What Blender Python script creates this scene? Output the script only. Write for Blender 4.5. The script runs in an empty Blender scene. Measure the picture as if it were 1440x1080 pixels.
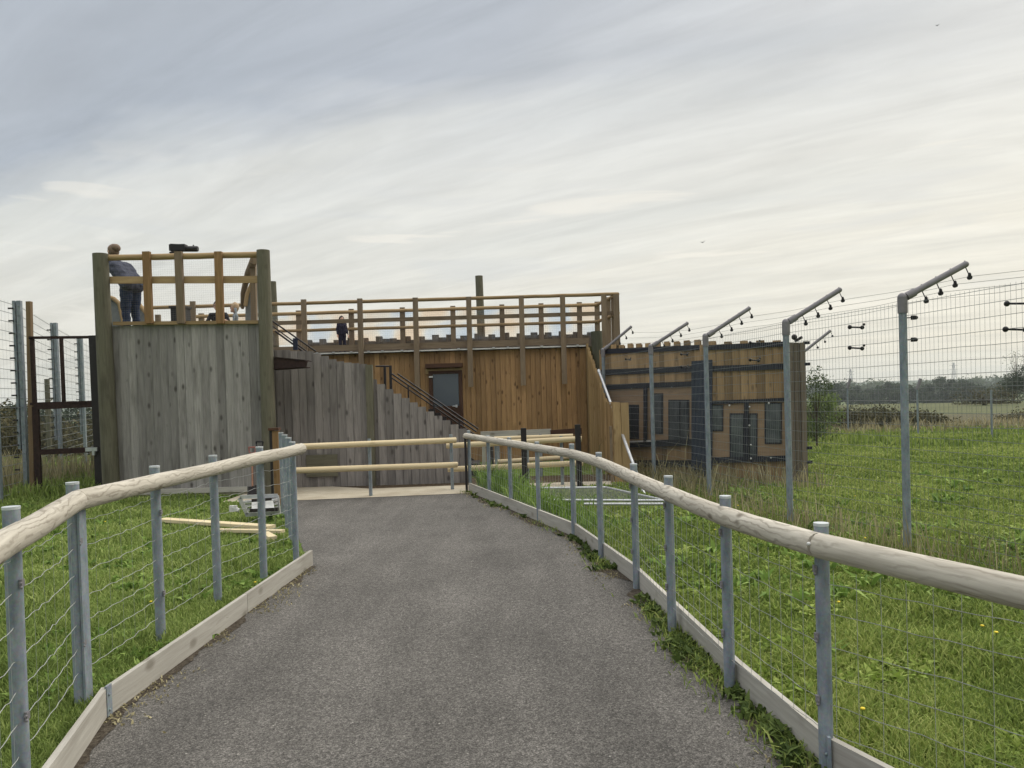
import bpy, math, random
import numpy as np
from mathutils import Vector, Matrix, noise
random.seed(7); rs = np.random.RandomState(11)
R = math.radians
scene = bpy.context.scene
col = scene.collection
# ------------------------------------------------------------------ camera
F = 1100.0; CX = 720.0; CY = 580.0; HC = 1.6
PITCH = R(-1.04); ROLL = R(1.7)
cr, sr = math.cos(ROLL), math.sin(ROLL)
fwd = Vector((0, math.cos(PITCH), math.sin(PITCH)))
up0 = Vector((0, -math.sin(PITCH), math.cos(PITCH)))
rt0 = Vector((1, 0, 0))
rgt = rt0 * cr - up0 * sr
upv = up0 * cr + rt0 * sr
CAM = Vector((0, 0, HC))
cam = bpy.data.cameras.new('camera'); camo = bpy.data.objects.new('camera', cam); col.objects.link(camo)
M = Matrix((rgt, upv, -fwd)).transposed().to_4x4(); M.translation = CAM
camo.matrix_world = M
cam.sensor_width = 36; cam.lens = 36 * F / 1440; cam.shift_y = 40 / 1440
cam.clip_start = 0.05; cam.clip_end = 12000
scene.camera = camo

def ray(px, py):
    return (rgt * ((px - CX) / F) - upv * ((py - CY) / F) + fwd)
def P(px, py, d):            # point seen at a pixel, d metres ahead
    v = ray(px, py); return CAM + v * (d / v.y)
def G(px, py, z=0.0):
    v = ray(px, py); return CAM + v * ((z - HC) / v.z)
def PL(px, py, a, b):        # on the vertical plane through ground points a and b
    n = Vector((-(b[1] - a[1]), b[0] - a[0], 0)); v = ray(px, py)
    t = n.dot(Vector((a[0], a[1], 0)) - CAM) / n.dot(v); return CAM + v * t
def X(px, d, z=0.0):         # x of something at ground level seen in column px, d ahead
    x = 0.0
    for _ in range(6):
        q = Vector((x, d, z)) - CAM
        u = CX + F * q.dot(rgt) / q.dot(fwd)
        x += (px - u) * d / F
    return x
# ------------------------------------------------------------------ mesh builder
OFF = {}
def V(p): return Vector(p)
class MB:
    def __init__(s): s.v = []; s.f = []; s.uv = []; s.r = []; s.sm = []
    def face(s, idx, uvs, rnd, smooth=False):
        s.f.append(idx); s.uv.extend(uvs); s.r.append(rnd); s.sm.append(smooth)
    def hexa(s, c, rnd=None, vaxis=2, sc=1.0):
        # c: 8 corners, order (x0y0z0,x1y0z0,x1y1z0,x0y1z0, same for z1)
        if rnd is None: rnd = random.random()
        n = len(s.v); c = [V(p) for p in c]; s.v.extend(c)
        o = c[0]; ax = [c[1] - c[0], c[3] - c[0], c[4] - c[0]]
        L = [max(a.length, 1e-6) for a in ax]; ax = [a / l for a, l in zip(ax, L)]
        ru, rv = random.random() * 50, random.random() * 50
        others = [i for i in range(3) if i != vaxis]
        for q in ((0, 3, 2, 1), (4, 5, 6, 7), (0, 1, 5, 4), (1, 2, 6, 5), (2, 3, 7, 6), (3, 0, 4, 7)):
            uvs = []
            for i in q:
                d = c[i] - o
                uvs.append((ru + d.dot(ax[others[0]]) + d.dot(ax[others[1]]), rv + d.dot(ax[vaxis])))
            s.face([n + i for i in q], uvs, rnd)
    def box(s, c, size, rnd=None, rot=0.0):
        x, y, z = [k / 2 for k in size]; c = V(c); m = Matrix.Rotation(rot, 3, 'Z')
        pts = [c + m @ V(p) for p in ((-x, -y, -z), (x, -y, -z), (x, y, -z), (-x, y, -z), (-x, -y, z), (x, -y, z), (x, y, z), (-x, y, z))]
        va = [x, y, z].index(max(x, y, z)); s.hexa(pts, rnd, va); return s
    def beam(s, a, b, w, h, upd=(0, 0, 1), rnd=None):
        a, b = V(a), V(b); d = (b - a).normalized(); u = V(upd)
        if abs(d.dot(u)) > .97: u = V((0, 1, 0))
        sd = d.cross(u).normalized(); u = sd.cross(d)
        p = []
        for e in (a, b):
            for i, j in ((-1, -1), (1, -1), (1, 1), (-1, 1)):
                p.append(e + sd * (w / 2 * i) + u * (h / 2 * j))
        s.hexa([p[0], p[1], p[2], p[3], p[4], p[5], p[6], p[7]], rnd, 2); return s
    def tube(s, path, r, n=8, caps=True, rnd=None, smooth=True):
        if rnd is None: rnd = random.random()
        path = [V(p) for p in path]; K = len(path)
        rr = r if isinstance(r, (list, tuple)) else [r] * K
        T = []
        for i in range(K):
            a = path[max(i - 1, 0)]; b = path[min(i + 1, K - 1)]
            T.append((b - a).normalized())
        ref = V((0, 0, 1)) if abs(T[0].z) < .9 else V((1, 0, 0))
        base = len(s.v); L = 0; Ls = []; u0 = random.random() * 30; v0 = random.random() * 50
        for i in range(K):
            if i: L += (path[i] - path[i - 1]).length
            Ls.append(L)
            sd = T[i].cross(ref).normalized(); ref2 = sd.cross(T[i])
            for k in range(n):
                t = 2 * math.pi * k / n
                s.v.append(path[i] + (sd * math.cos(t) + ref2 * math.sin(t)) * rr[i])
        for i in range(K - 1):
            for k in range(n):
                k2 = (k + 1) % n; c = 2 * math.pi * rr[i] / n
                s.face([base + i * n + k, base + (i + 1) * n + k, base + (i + 1) * n + k2, base + i * n + k2],
                       [(u0 + k * c, v0 + Ls[i]), (u0 + k * c, v0 + Ls[i + 1]), (u0 + (k + 1) * c, v0 + Ls[i + 1]), (u0 + (k + 1) * c, v0 + Ls[i])], rnd, smooth)
        if caps:
            for e, rev in ((0, False), (K - 1, True)):
                b2 = len(s.v); s.v.extend([s.v[base + e * n + k].copy() for k in range(n)]); idx = [b2 + k for k in range(n)]
                if rev: idx = idx[::-1]
                s.face(idx, [(s.v[i].x * 3, s.v[i].y * 3) for i in idx], rnd)
        return s
    def sphere(s, c, r, seg=10, rings=7, rnd=.5):
        c = V(c); rx, ry, rz = r if isinstance(r, (tuple, list)) else (r, r, r)
        b = len(s.v)
        for j in range(rings + 1):
            th = math.pi * j / rings
            for k in range(seg):
                ph = 2 * math.pi * k / seg
                s.v.append(c + V((rx * math.sin(th) * math.cos(ph), ry * math.sin(th) * math.sin(ph), rz * math.cos(th))))
        for j in range(rings):
            for k in range(seg):
                k2 = (k + 1) % seg
                s.face([b + j * seg + k, b + (j + 1) * seg + k, b + (j + 1) * seg + k2, b + j * seg + k2], [(0, 0)] * 4, rnd, True)
        return s
    def build(s, name, mat, parent=None):
        off = OFF.get(parent.name, V((0, 0, 0))) if parent else V((0, 0, 0))
        me = bpy.data.meshes.new(name)
        me.from_pydata([tuple(p - off) for p in s.v], [], s.f)
        uvl = me.uv_layers.new(name='uv'); uvl.data.foreach_set('uv', [c for u in s.uv for c in u])
        at = me.attributes.new('rnd', 'FLOAT', 'FACE'); at.data.foreach_set('value', s.r)
        me.polygons.foreach_set('use_smooth', s.sm)
        me.materials.append(mat); me.update()
        o = bpy.data.objects.new(name, me); col.objects.link(o)
        if parent: o.parent = parent; OFF[o.name] = off
        return o
def tag(o, label=None, cat=None, group=None, kind=None):
    if label: o['label'] = label
    if cat: o['category'] = cat
    if group: o['group'] = group
    if kind: o['kind'] = kind
    return o
def thing(name, label, cat, loc=(0, 0, 0), group=None):
    o = bpy.data.objects.new(name, None); col.objects.link(o); o.empty_display_size = .2
    o.location = loc; OFF[o.name] = V(loc); return tag(o, label, cat, group)
def solo(name, mb, mat, label, cat, loc=None, group=None, kind=None):
    """a top-level thing that is one mesh, with its origin at its base"""
    if loc is None:
        xs = [p.x for p in mb.v]; ys = [p.y for p in mb.v]; zs = [p.z for p in mb.v]
        loc = ((min(xs) + max(xs)) / 2, (min(ys) + max(ys)) / 2, min(zs))
    loc = V(loc); mb.v = [p - loc for p in mb.v]
    o = mb.build(name, mat); o.location = loc; OFF[o.name] = loc
    return tag(o, label, cat, group, kind)
# ------------------------------------------------------------------ materials
class NT:
    def __init__(s, name):
        s.m = bpy.data.materials.new(name); s.m.use_nodes = True; s.t = s.m.node_tree
        s.b = s.t.nodes['Principled BSDF']; s.out = s.t.nodes['Material Output']
    def n(s, typ, **kw):
        x = s.t.nodes.new(typ)
        for k, v in kw.items(): setattr(x, k, v)
        return x
    def l(s, a, b): s.t.links.new(a, b)
    def coord(s, uv=True, scale=(1, 1, 1)):
        c = s.n('ShaderNodeUVMap', uv_map='uv').outputs[0] if uv else s.n('ShaderNodeNewGeometry').outputs['Position']
        m = s.n('ShaderNodeMapping'); m.inputs['Scale'].default_value = scale; s.l(c, m.inputs[0]); return m.outputs[0]
    def noise(s, vec, scale, detail=4, rough=.6, dist=0):
        x = s.n('ShaderNodeTexNoise'); x.inputs['Scale'].default_value = scale; x.inputs['Detail'].default_value = detail
        x.inputs['Roughness'].default_value = rough; x.inputs['Distortion'].default_value = dist; s.l(vec, x.inputs['Vector']); return x.outputs['Fac']
    def ramp(s, fac, pts):
        x = s.n('ShaderNodeValToRGB'); e = x.color_ramp.elements
        while len(e) < len(pts): e.new(.5)
        for i, (p, c) in enumerate(pts):
            e[i].position = p; e[i].color = (c if isinstance(c, (tuple, list)) else (c, c, c)) + (() if isinstance(c, tuple) and len(c) == 4 else (1,))
        s.l(fac, x.inputs[0]); return x.outputs[0]
    def mix(s, fac, a, b, mode='MIX'):
        x = s.n('ShaderNodeMixRGB', blend_type=mode)
        for i, v in enumerate((fac, a, b)):
            inp = x.inputs[i]
            if hasattr(v, 'links'): s.l(v, inp)
            elif isinstance(v, (int, float)): inp.default_value = v if i == 0 else (v, v, v, 1)
            else: inp.default_value = tuple(v) + (1,)
        return x.outputs[0]
    def math(s, op, a, b=0.0):
        x = s.n('ShaderNodeMath', operation=op)
        for inp, v in ((x.inputs[0], a), (x.inputs[1], b)):
            if hasattr(v, 'links'): s.l(v, inp)
            else: inp.default_value = v
        return x.outputs[0]
    def attr(s, name='rnd'): return s.n('ShaderNodeAttribute', attribute_name=name).outputs['Fac']
    def fin(s, colr=None, rough=.7, metal=0, bump=None, bstr=.3, bdist=.01, spec=.3):
        if colr is not None:
            if hasattr(colr, 'links'): s.l(colr, s.b.inputs['Base Color'])
            else: s.b.inputs['Base Color'].default_value = tuple(colr) + (1,)
        s.b.inputs['Roughness'].default_value = rough; s.b.inputs['Metallic'].default_value = metal
        s.b.inputs['Specular IOR Level'].default_value = spec
        if bump is not None:
            x = s.n('ShaderNodeBump'); x.inputs['Strength'].default_value = bstr; x.inputs['Distance'].default_value = bdist
            s.l(bump, x.inputs['Height']); s.l(x.outputs[0], s.b.inputs['Normal'])
        return s.m
def wood(name, a, b, dark, vary=.5, knots=.5, stain=.4, rough=.75, gscale=1.0, fig=0.0, ks=(6.5, 3.6, 1)):
    t = NT(name)
    g = t.noise(t.coord(scale=(45 * gscale, 2.2, 1)), 1.0, 5, .65, .6)
    p = t.noise(t.coord(scale=(5, .9, 1)), 1.0, 3, .6)
    c = t.mix(t.ramp(g, [(.3, 0.0), (.7, 1.0)]), a, b)
    if fig:
        w = t.n('ShaderNodeTexWave', wave_type='BANDS', bands_direction='X'); w.inputs['Scale'].default_value = 7
        w.inputs['Distortion'].default_value = 14; w.inputs['Detail'].default_value = 4; w.inputs['Detail Scale'].default_value = .9
        t.l(t.coord(scale=(1.2, .55, 1)), w.inputs['Vector'])
        c = t.mix(t.math('MULTIPLY', t.math('MULTIPLY', t.ramp(w.outputs['Fac'], [(.0, 1.0), (.3, 0.0)]), fig), t.ramp(t.noise(t.coord(scale=(4, 1.5, 1)), 1.5, 3), [(.34, 0.15), (.52, 1.0)])), c, dark)
    r = t.attr()
    br = t.math('ADD', t.math('MULTIPLY', r, vary), 1 - vary / 2)
    c = t.mix(1.0, c, br, 'MULTIPLY')
    c = t.mix(t.math('MULTIPLY', t.ramp(p, [(.5, 0.0), (.72, 1.0)]), stain), c, dark)
    vo = t.n('ShaderNodeTexVoronoi'); vo.inputs['Scale'].default_value = 1; t.l(t.mix(.06, t.coord(scale=ks), t.n('ShaderNodeTexNoise').outputs['Color'], 'ADD'), vo.inputs['Vector'])
    k = t.math('MULTIPLY', t.ramp(vo.outputs['Distance'], [(.10, 1.0), (.26, 0.0)]), t.ramp(vo.outputs['Color'], [(.45, 0.0), (.5, 1.0)]))
    c = t.mix(t.math('MULTIPLY', k, knots), c, dark)
    return t.fin(c, rough, 0, g, .35, .004, .2)
def plain(name, c, rough=.6, metal=0, var=.15, scale=12, spec=.3):
    t = NT(name); g = t.noise(t.coord(False), scale, 5, .65)
    cc = t.mix(t.ramp(g, [(.3, 0.0), (.7, 1.0)]), [k * (1 - var) for k in c], [min(1, k * (1 + var)) for k in c])
    return t.fin(cc, rough, metal, g, .1, .003, spec)
MT = {}
MT['grey_board'] = wood('weathered_grey_boards', (.20, .19, .178), (.315, .30, .283), (.06, .054, .048), .5, .9, .6)
MT['dark_grey_board'] = wood('dark_weathered_boards', (.165, .15, .14), (.26, .24, .225), (.05, .044, .04), .5, .75, .55)
MT['brown_board'] = wood('treated_brown_boards', (.275, .16, .072), (.42, .26, .125), (.10, .052, .024), .6, .9, .4)
MT['side_board'] = wood('pale_brown_boards', (.34, .23, .11), (.45, .32, .17), (.16, .10, .045), .5, .6, .25)
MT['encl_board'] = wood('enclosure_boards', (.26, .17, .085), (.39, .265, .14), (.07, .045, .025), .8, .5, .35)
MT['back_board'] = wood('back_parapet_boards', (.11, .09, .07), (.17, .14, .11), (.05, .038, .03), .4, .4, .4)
MT['ply'] = wood('plywood_sheet', (.23, .155, .095), (.32, .225, .14), (.10, .065, .04), .2, .25, .2, gscale=.6)
MT['log'] = wood('weathered_round_rail', (.38, .345, .285), (.58, .54, .46), (.17, .145, .11), .2, .9, .3, fig=.55, ks=(11, 5.5, 1))
MT['frame_post'] = wood('brown_frame_post', (.15, .10, .055), (.22, .155, .09), (.07, .045, .025), .3, .4, .4)
MT['newlog'] = wood('new_round_rail', (.52, .42, .25), (.66, .55, .36), (.28, .19, .09), .15, .4, .2)
MT['rail'] = wood('treated_rail', (.28, .19, .095), (.40, .285, .155), (.12, .075, .035), .3, .4, .3)
MT['rail_grey'] = wood('greyed_timber_upright', (.17, .125, .08), (.25, .19, .13), (.08, .055, .035), .3, .4, .4)
MT['orange_post'] = wood('orange_treated_post', (.20, .12, .05), (.30, .18, .085), (.09, .05, .025), .3, .4, .4)
MT['pole'] = wood('greenish_round_pole', (.095, .09, .06), (.155, .145, .105), (.04, .036, .024), .2, .3, .6)
MT['darkpole'] = wood('dark_green_pole', (.045, .045, .03), (.08, .08, .055), (.02, .02, .012), .2, .3, .5)
MT['kick'] = wood('kick_board', (.34, .32, .28), (.47, .45, .40), (.15, .13, .10), .25, .6, .35)
MT['plank'] = wood('fresh_planks', (.55, .46, .28), (.68, .58, .38), (.35, .27, .15), .2, .3, .15)
MT['sleeper'] = wood('dark_brown_timber', (.055, .028, .018), (.095, .048, .03), (.02, .012, .01), .3, .3, .4)
t = NT('galvanised_steel'); g = t.noise(t.coord(False, (1, 1, .35)), 22, 4, .6); v = t.n('ShaderNodeTexVoronoi'); v.inputs['Scale'].default_value = 90; t.l(t.coord(False), v.inputs['Vector'])
c = t.mix(t.ramp(g, [(.3, 0.0), (.7, 1.0)]), (.145, .175, .20), (.27, .305, .33)); c = t.mix(.12, c, v.outputs['Color'], 'SOFT_LIGHT')
MT['galv'] = t.fin(c, .65, 0, None, spec=.3)
MT['cap'] = plain('post_cap', (.46, .49, .50), .5, .1)
MT['wire'] = plain('galvanised_wire', (.21, .225, .22), .5, .4)
MT['wire_light'] = plain('bright_wire', (.38, .39, .37), .5, .2)
MT['wire_dark'] = plain('dull_wire', (.20, .20, .18), .6, .3)
MT['arm'] = plain('grey_arm_paint', (.20, .19, .20), .6, .1)
MT['black'] = plain('black_plastic', (.015, .014, .015), .45)
MT['blackmetal'] = plain('black_painted_steel', (.022, .018, .018), .5)
MT['rust'] = plain('rusty_dark_steel', (.028, .014, .011), .8, 0, .5, 18)
MT['strap'] = plain('black_rubber_strip', (.018, .019, .028), .7)
MT['bluetarp'] = plain('dark_blue_sheet', (.022, .028, .048), .6, 0, .4, 5)
MT['white'] = plain('dirty_white_metal', (.6, .6, .58), .5)
MT['grey_panel'] = plain('grey_panel', (.17, .18, .18), .6)
MT['alu'] = plain('aluminium', (.5, .51, .52), .35, .5)
MT['rubber_red'] = plain('pink_red_plastic', (.30, .12, .10), .5)
MT['brownwood'] = plain('shaft_wood', (.25, .13, .08), .6)
t = NT('window_glass'); g = t.noise(t.coord(False), 3, 3)
MT['glass'] = t.fin(t.ramp(g, [(.35, (.04, .048, .058)), (.65, (.09, .10, .11))]), .12, 0, spec=.6)
t = NT('door_glass'); MT['doorglass'] = t.fin((.085, .10, .12), .15, 0, spec=.6)
t = NT('moire_tint')  # pastel blue and orange imitating moire colour from fine mesh, not glazing
g = t.noise(t.coord(False, (1.0, .01, .7)), 1.3, 1, .5)
c = t.ramp(g, [(.34, (.86, .92, 1.0)), (.46, (.95, .97, 1.0)), (.5, (1.0, .98, .95)), (.64, (1.0, .91, .82))])
tr = t.n('ShaderNodeBsdfTransparent'); t.l(c, tr.inputs[0]); gl = t.n('ShaderNodeBsdfDiffuse'); t.l(c, gl.inputs[0])
mx = t.n('ShaderNodeMixShader'); mx.inputs[0].default_value = .06; t.l(tr.outputs[0], mx.inputs[1]); t.l(gl.outputs[0], mx.inputs[2]); t.l(mx.outputs[0], t.out.inputs[0])
MT['tint'] = t.m
# asphalt
t = NT('asphalt'); co = t.coord(False)
v2_ = t.n('ShaderNodeTexVoronoi'); v2_.inputs['Scale'].default_value = 75; t.l(co, v2_.inputs['Vector']); f1 = t.noise(co, 120, 4, .85); f2 = t.noise(co, 1.1, 4, .6); f3 = t.noise(t.coord(False, (3, .5, 1)), .8, 3)
c = t.ramp(f1, [(.35, (.029, .027, .0245)), (.5, (.098, .092, .084)), (.65, (.21, .198, .181))])
c = t.mix(1.0, c, t.ramp(v2_.outputs['Color'], [(.1, .74), (.5, 1.06), (.9, 1.5)]), 'MULTIPLY'); c = t.mix(1.0, c, t.ramp(f2, [(.3, .86), (.7, 1.13)]), 'MULTIPLY'); c = t.mix(1.0, c, t.ramp(f3, [(.35, .85), (.65, 1.12)]), 'MULTIPLY')
v = t.n('ShaderNodeTexVoronoi'); v.inputs['Scale'].default_value = 9; t.l(co, v.inputs['Vector'])
c = t.mix(t.ramp(v.outputs['Distance'], [(.035, .8), (.055, 0.0)]), c, (.42, .40, .36))
MT['asphalt'] = t.fin(c, .9, 0, f1, .9, .006, .2)
t = NT('concrete'); co = t.coord(False); f1 = t.noise(co, 2.2, 5, .6); f2 = t.noise(co, 60, 3, .6)
c = t.ramp(f1, [(.3, (.36, .31, .23)), (.7, (.52, .47, .37))]); c = t.mix(1.0, c, t.ramp(f2, [(.3, .88), (.7, 1.1)]), 'MULTIPLY')
MT['concrete'] = t.fin(c, .9, 0, f2, .3, .003, .2)
t = NT('soil'); f1 = t.noise(t.coord(False), 14, 6, .7)
MT['soil'] = t.fin(t.ramp(f1, [(.3, (.03, .022, .014)), (.5, (.075, .055, .035)), (.7, (.15, .11, .07))]), .95, 0, f1, .8, .03, .1)
# ground
t = NT('grass_field'); geo = t.n('ShaderNodeNewGeometry'); sp = t.n('ShaderNodeSeparateXYZ'); t.l(geo.outputs['Position'], sp.inputs[0])
co = t.coord(False); f1 = t.noise(co, 5, 5, .65); f2 = t.noise(co, .35, 4, .6); f3 = t.noise(co, .05, 3)
near = t.ramp(f1, [(.3, (.06, .085, .022)), (.55, (.12, .17, .04)), (.75, (.20, .23, .07))])
br = t.ramp(f1, [(.3, (.05, .05, .025)), (.7, (.14, .125, .07))])
dull = t.ramp(t.noise(t.coord(False, (.3, 1, 1)), .25, 4), [(.35, (.075, .09, .038)), (.6, (.11, .115, .055))])
far = t.ramp(f3, [(.4, (.085, .115, .045)), (.6, (.12, .14, .06))])
y = t.math('ADD', sp.outputs[1], t.math('MULTIPLY', t.math('SUBTRACT', f2, .5), 10.0))
c = t.mix(t.ramp(t.math('MULTIPLY', y, .01), [(.27, 0.0), (.29, 1.0)]), near, br)
c = t.mix(t.ramp(t.math('MULTIPLY', y, .01), [(.42, 0.0), (.46, 1.0)]), c, dull)
c = t.mix(t.ramp(t.math('MULTIPLY', y, .005), [(.55, 0.0), (.6, 1.0)]), c, far)
MT['ground'] = t.fin(c, .95, 0, f1, .6, .03, .1)
def foliage(name, lo, mid, hi, sc=1.5, trans=.25):
    t = NT(name); r = t.attr(); nz = t.noise(t.coord(False), sc, 3)
    n2_ = t.noise(t.coord(False), sc * .28, 3)
    f = t.math('ADD', t.math('MULTIPLY', r, .42), t.math('ADD', t.math('MULTIPLY', nz, .45), t.math('SUBTRACT', t.math('MULTIPLY', n2_, .75), .31)))
    c = t.ramp(f, [(.25, lo), (.5, mid), (.75, hi)])
    t.fin(c, .75, 0, None, spec=.15)
    tl = t.n('ShaderNodeBsdfTranslucent'); t.l(c, tl.inputs[0]); mx = t.n('ShaderNodeMixShader'); mx.inputs[0].default_value = trans
    t.l(t.b.outputs[0], mx.inputs[1]); t.l(tl.outputs[0], mx.inputs[2]); t.l(mx.outputs[0], t.out.inputs[0]); return t.m
MT['grass_left'] = foliage('lawn_grass', (.11, .16, .04), (.215, .29, .07), (.36, .42, .14), 1.2)
MT['grass_right'] = foliage('meadow_grass', (.11, .16, .04), (.225, .30, .065), (.40, .44, .14), .9)
MT['weed'] = foliage('broad_weed_leaves', (.08, .14, .03), (.16, .26, .05), (.28, .38, .10), 2)
MT['weed_dark'] = foliage('dark_edge_weeds', (.04, .065, .018), (.085, .125, .03), (.16, .21, .06), 2)
MT['weed_light'] = foliage('light_meadow_leaves', (.12, .18, .035), (.24, .33, .06), (.40, .46, .14), 2)
MT['dry'] = foliage('dry_stems', (.16, .14, .07), (.30, .265, .15), (.46, .41, .25), 2)
MT['bramble'] = foliage('bramble', (.035, .035, .018), (.07, .065, .03), (.12, .105, .05), 1)
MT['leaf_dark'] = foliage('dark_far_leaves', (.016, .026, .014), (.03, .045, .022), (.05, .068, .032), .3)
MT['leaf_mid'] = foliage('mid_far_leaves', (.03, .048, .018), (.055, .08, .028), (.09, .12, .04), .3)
MT['leaf_light'] = foliage('light_leaves', (.06, .09, .025), (.11, .16, .04), (.20, .25, .08), 1.5)
MT['bark'] = plain('bark', (.07, .055, .04), .9, 0, .4, 10)
MT['yellow'] = plain('yellow_petals', (.75, .58, .04), .6)
MT['hill'] = foliage('far_hill', (.05, .065, .035), (.075, .095, .045), (.11, .13, .06), .01)
MT['skin'] = plain('skin', (.50, .30, .22), .5, 0, .08)
MT['sweater'] = plain('fluffy_blue_grey_sweater', (.055, .06, .085), .95, 0, .5, 60)
MT['jeans'] = plain('dark_blue_jeans', (.018, .028, .06), .85, 0, .3, 50)
MT['tshirt'] = plain('black_tshirt', (.02, .02, .025), .85, 0, .3, 30)
MT['greytop'] = plain('pale_grey_top', (.30, .33, .36), .9, 0, .2, 40)
MT['navy'] = plain('dark_navy_clothes', (.02, .018, .035), .9, 0, .3, 30)
MT['shoe'] = plain('blue_shoes', (.03, .05, .14), .6)
MT['hair_red'] = plain('reddish_brown_hair', (.16, .11, .075), .7, 0, .4, 80)
MT['hair_fair'] = plain('fair_hair', (.45, .32, .20), .7, 0, .3, 80)
MT['hair_dark'] = plain('dark_hair', (.03, .02, .018), .7, 0, .3, 80)
# ------------------------------------------------------------------ world and sun
w = bpy.data.worlds.new("World"); scene.world = w; w.use_nodes = True; nt = w.node_tree
bg = nt.nodes['Background']
def wn(t, **kw):
    x = nt.nodes.new(t)
    for k, v in kw.items(): setattr(x, k, v)
    return x
SUN_EL, SUN_AZ = R(38), R(48)     # azimuth from +Y towards +X
sky = wn('ShaderNodeTexSky', sky_type='NISHITA'); sky.sun_disc = False; sky.sun_elevation = SUN_EL; sky.sun_rotation = SUN_AZ; sky.dust_density = 3
tc = wn('ShaderNodeTexCoord'); L = nt.links.new
sep = wn('ShaderNodeSeparateXYZ'); L(tc.outputs['Generated'], sep.inputs[0])
def wm(op, a, b=0.0, c=None):
    x = wn('ShaderNodeMath', operation=op)
    for i, v in enumerate((a, b) if c is None else (a, b, c)):
        if hasattr(v, 'links'): L(v, x.inputs[i])
        else: x.inputs[i].default_value = v
    return x.outputs[0]
zz = wm('MAXIMUM', sep.outputs[2], 0.0)
den = wm('ADD', zz, .10)
cb = wn('ShaderNodeCombineXYZ'); L(wm('DIVIDE', sep.outputs[0], den), cb.inputs[0]); L(wm('DIVIDE', sep.outputs[1], den), cb.inputs[1])
def wmap(rot, sc, loc=(0, 0, 0)):
    m = wn('ShaderNodeMapping'); m.inputs['Rotation'].default_value = (0, 0, rot); m.inputs['Scale'].default_value = sc; m.inputs['Location'].default_value = loc
    m0 = wn('ShaderNodeMapping'); m0.inputs['Rotation'].default_value = (0, 0, rot); m.inputs['Rotation'].default_value = (0, 0, 0)
    L(cb.outputs[0], m0.inputs[0]); L(m0.outputs[0], m.inputs[0]); return m.outputs[0]
def wnoise(v, sc, det, ro, dist=0):
    x = wn('ShaderNodeTexNoise'); x.inputs['Scale'].default_value = sc; x.inputs['Detail'].default_value = det; x.inputs['Roughness'].default_value = ro; x.inputs['Distortion'].default_value = dist
    L(v, x.inputs['Vector']); return x.outputs['Fac']
def wramp(f, pts):
    x = wn('ShaderNodeValToRGB'); e = x.color_ramp.elements
    while len(e) < len(pts): e.new(.5)
    for i, (p, c) in enumerate(pts):
        e[i].position = p; e[i].color = (c if isinstance(c, tuple) else (c, c, c)) + (1,)
    L(f, x.inputs[0]); return x.outputs[0]
def wmix(f, a, b, mode='MIX'):
    x = wn('ShaderNodeMixRGB', blend_type=mode)
    for i, v in enumerate((f, a, b)):
        if hasattr(v, 'links'): L(v, x.inputs[i])
        elif isinstance(v, (int, float)): x.inputs[i].default_value = v if i == 0 else (v, v, v, 1)
        else: x.inputs[i].default_value = tuple(v) + (1,)
    return x.outputs[0]
n1 = wnoise(wmap(R(25), (.5, 1.1, 1), (1.3, .4, 0)), 1.0, 5, .55, .4)
n2 = wnoise(wmap(R(33), (.8, 4.2, 1)), 1.0, 7, .62, .7)
n4 = wnoise(wmap(R(28), (.35, 1.5, 1), (5.1, .2, 0)), 1.0, 4, .5, .3)
px_ = wm('DIVIDE', sep.outputs[0], den); py_ = wm('DIVIDE', sep.outputs[1], den)
base = wramp(zz, [(0.0, (.66, .62, .53)), (.08, (.665, .64, .57)), (.20, (.635, .625, .575)), (.34, (.57, .58, .57)), (.50, (.58, .59, .595)), (.72, (1.35, 1.33, 1.30)), (1.0, (1.7, 1.68, 1.64))])
# broad blue-grey bank: below a sloping line on the cloud plane
band = wm('SUBTRACT', wm('SUBTRACT', 2.02, wm('MULTIPLY', px_, .27)), py_)
band = wm('ADD', band, wm('MULTIPLY', wm('SUBTRACT', n1, .5), 1.6))
mask = wramp(wm('MULTIPLY_ADD', band, .5, .5), [(.40, 0.0), (.56, 1.0)])
mask = wm('MULTIPLY', mask, wramp(wm('MULTIPLY_ADD', px_, .25, .5), [(.5, 1.0), (.74, .25)]))
mask = wm('MULTIPLY', mask, wramp(zz, [(.46, 1.0), (.6, 0.0)]))
cs = wmix(mask, base, (.385, .41, .445))
cs = wmix(1.0, cs, wramp(n2, [(.3, .90), (.5, 1.0), (.7, 1.10)]), 'MULTIPLY')
n6 = wnoise(wmap(R(33), (2.2, 6.0, 1), (9, 3, 0)), 1.0, 6, .6, 1.0); cs = wmix(1.0, cs, wramp(n6, [(.35, .97), (.65, 1.035)]), 'MULTIPLY')
cs = wmix(1.0, cs, wramp(n4, [(.35, (.95, .965, .98)), (.55, (1.0, 1.0, 1.0)), (.7, (1.03, 1.025, 1.01))]), 'MULTIPLY')
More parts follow.
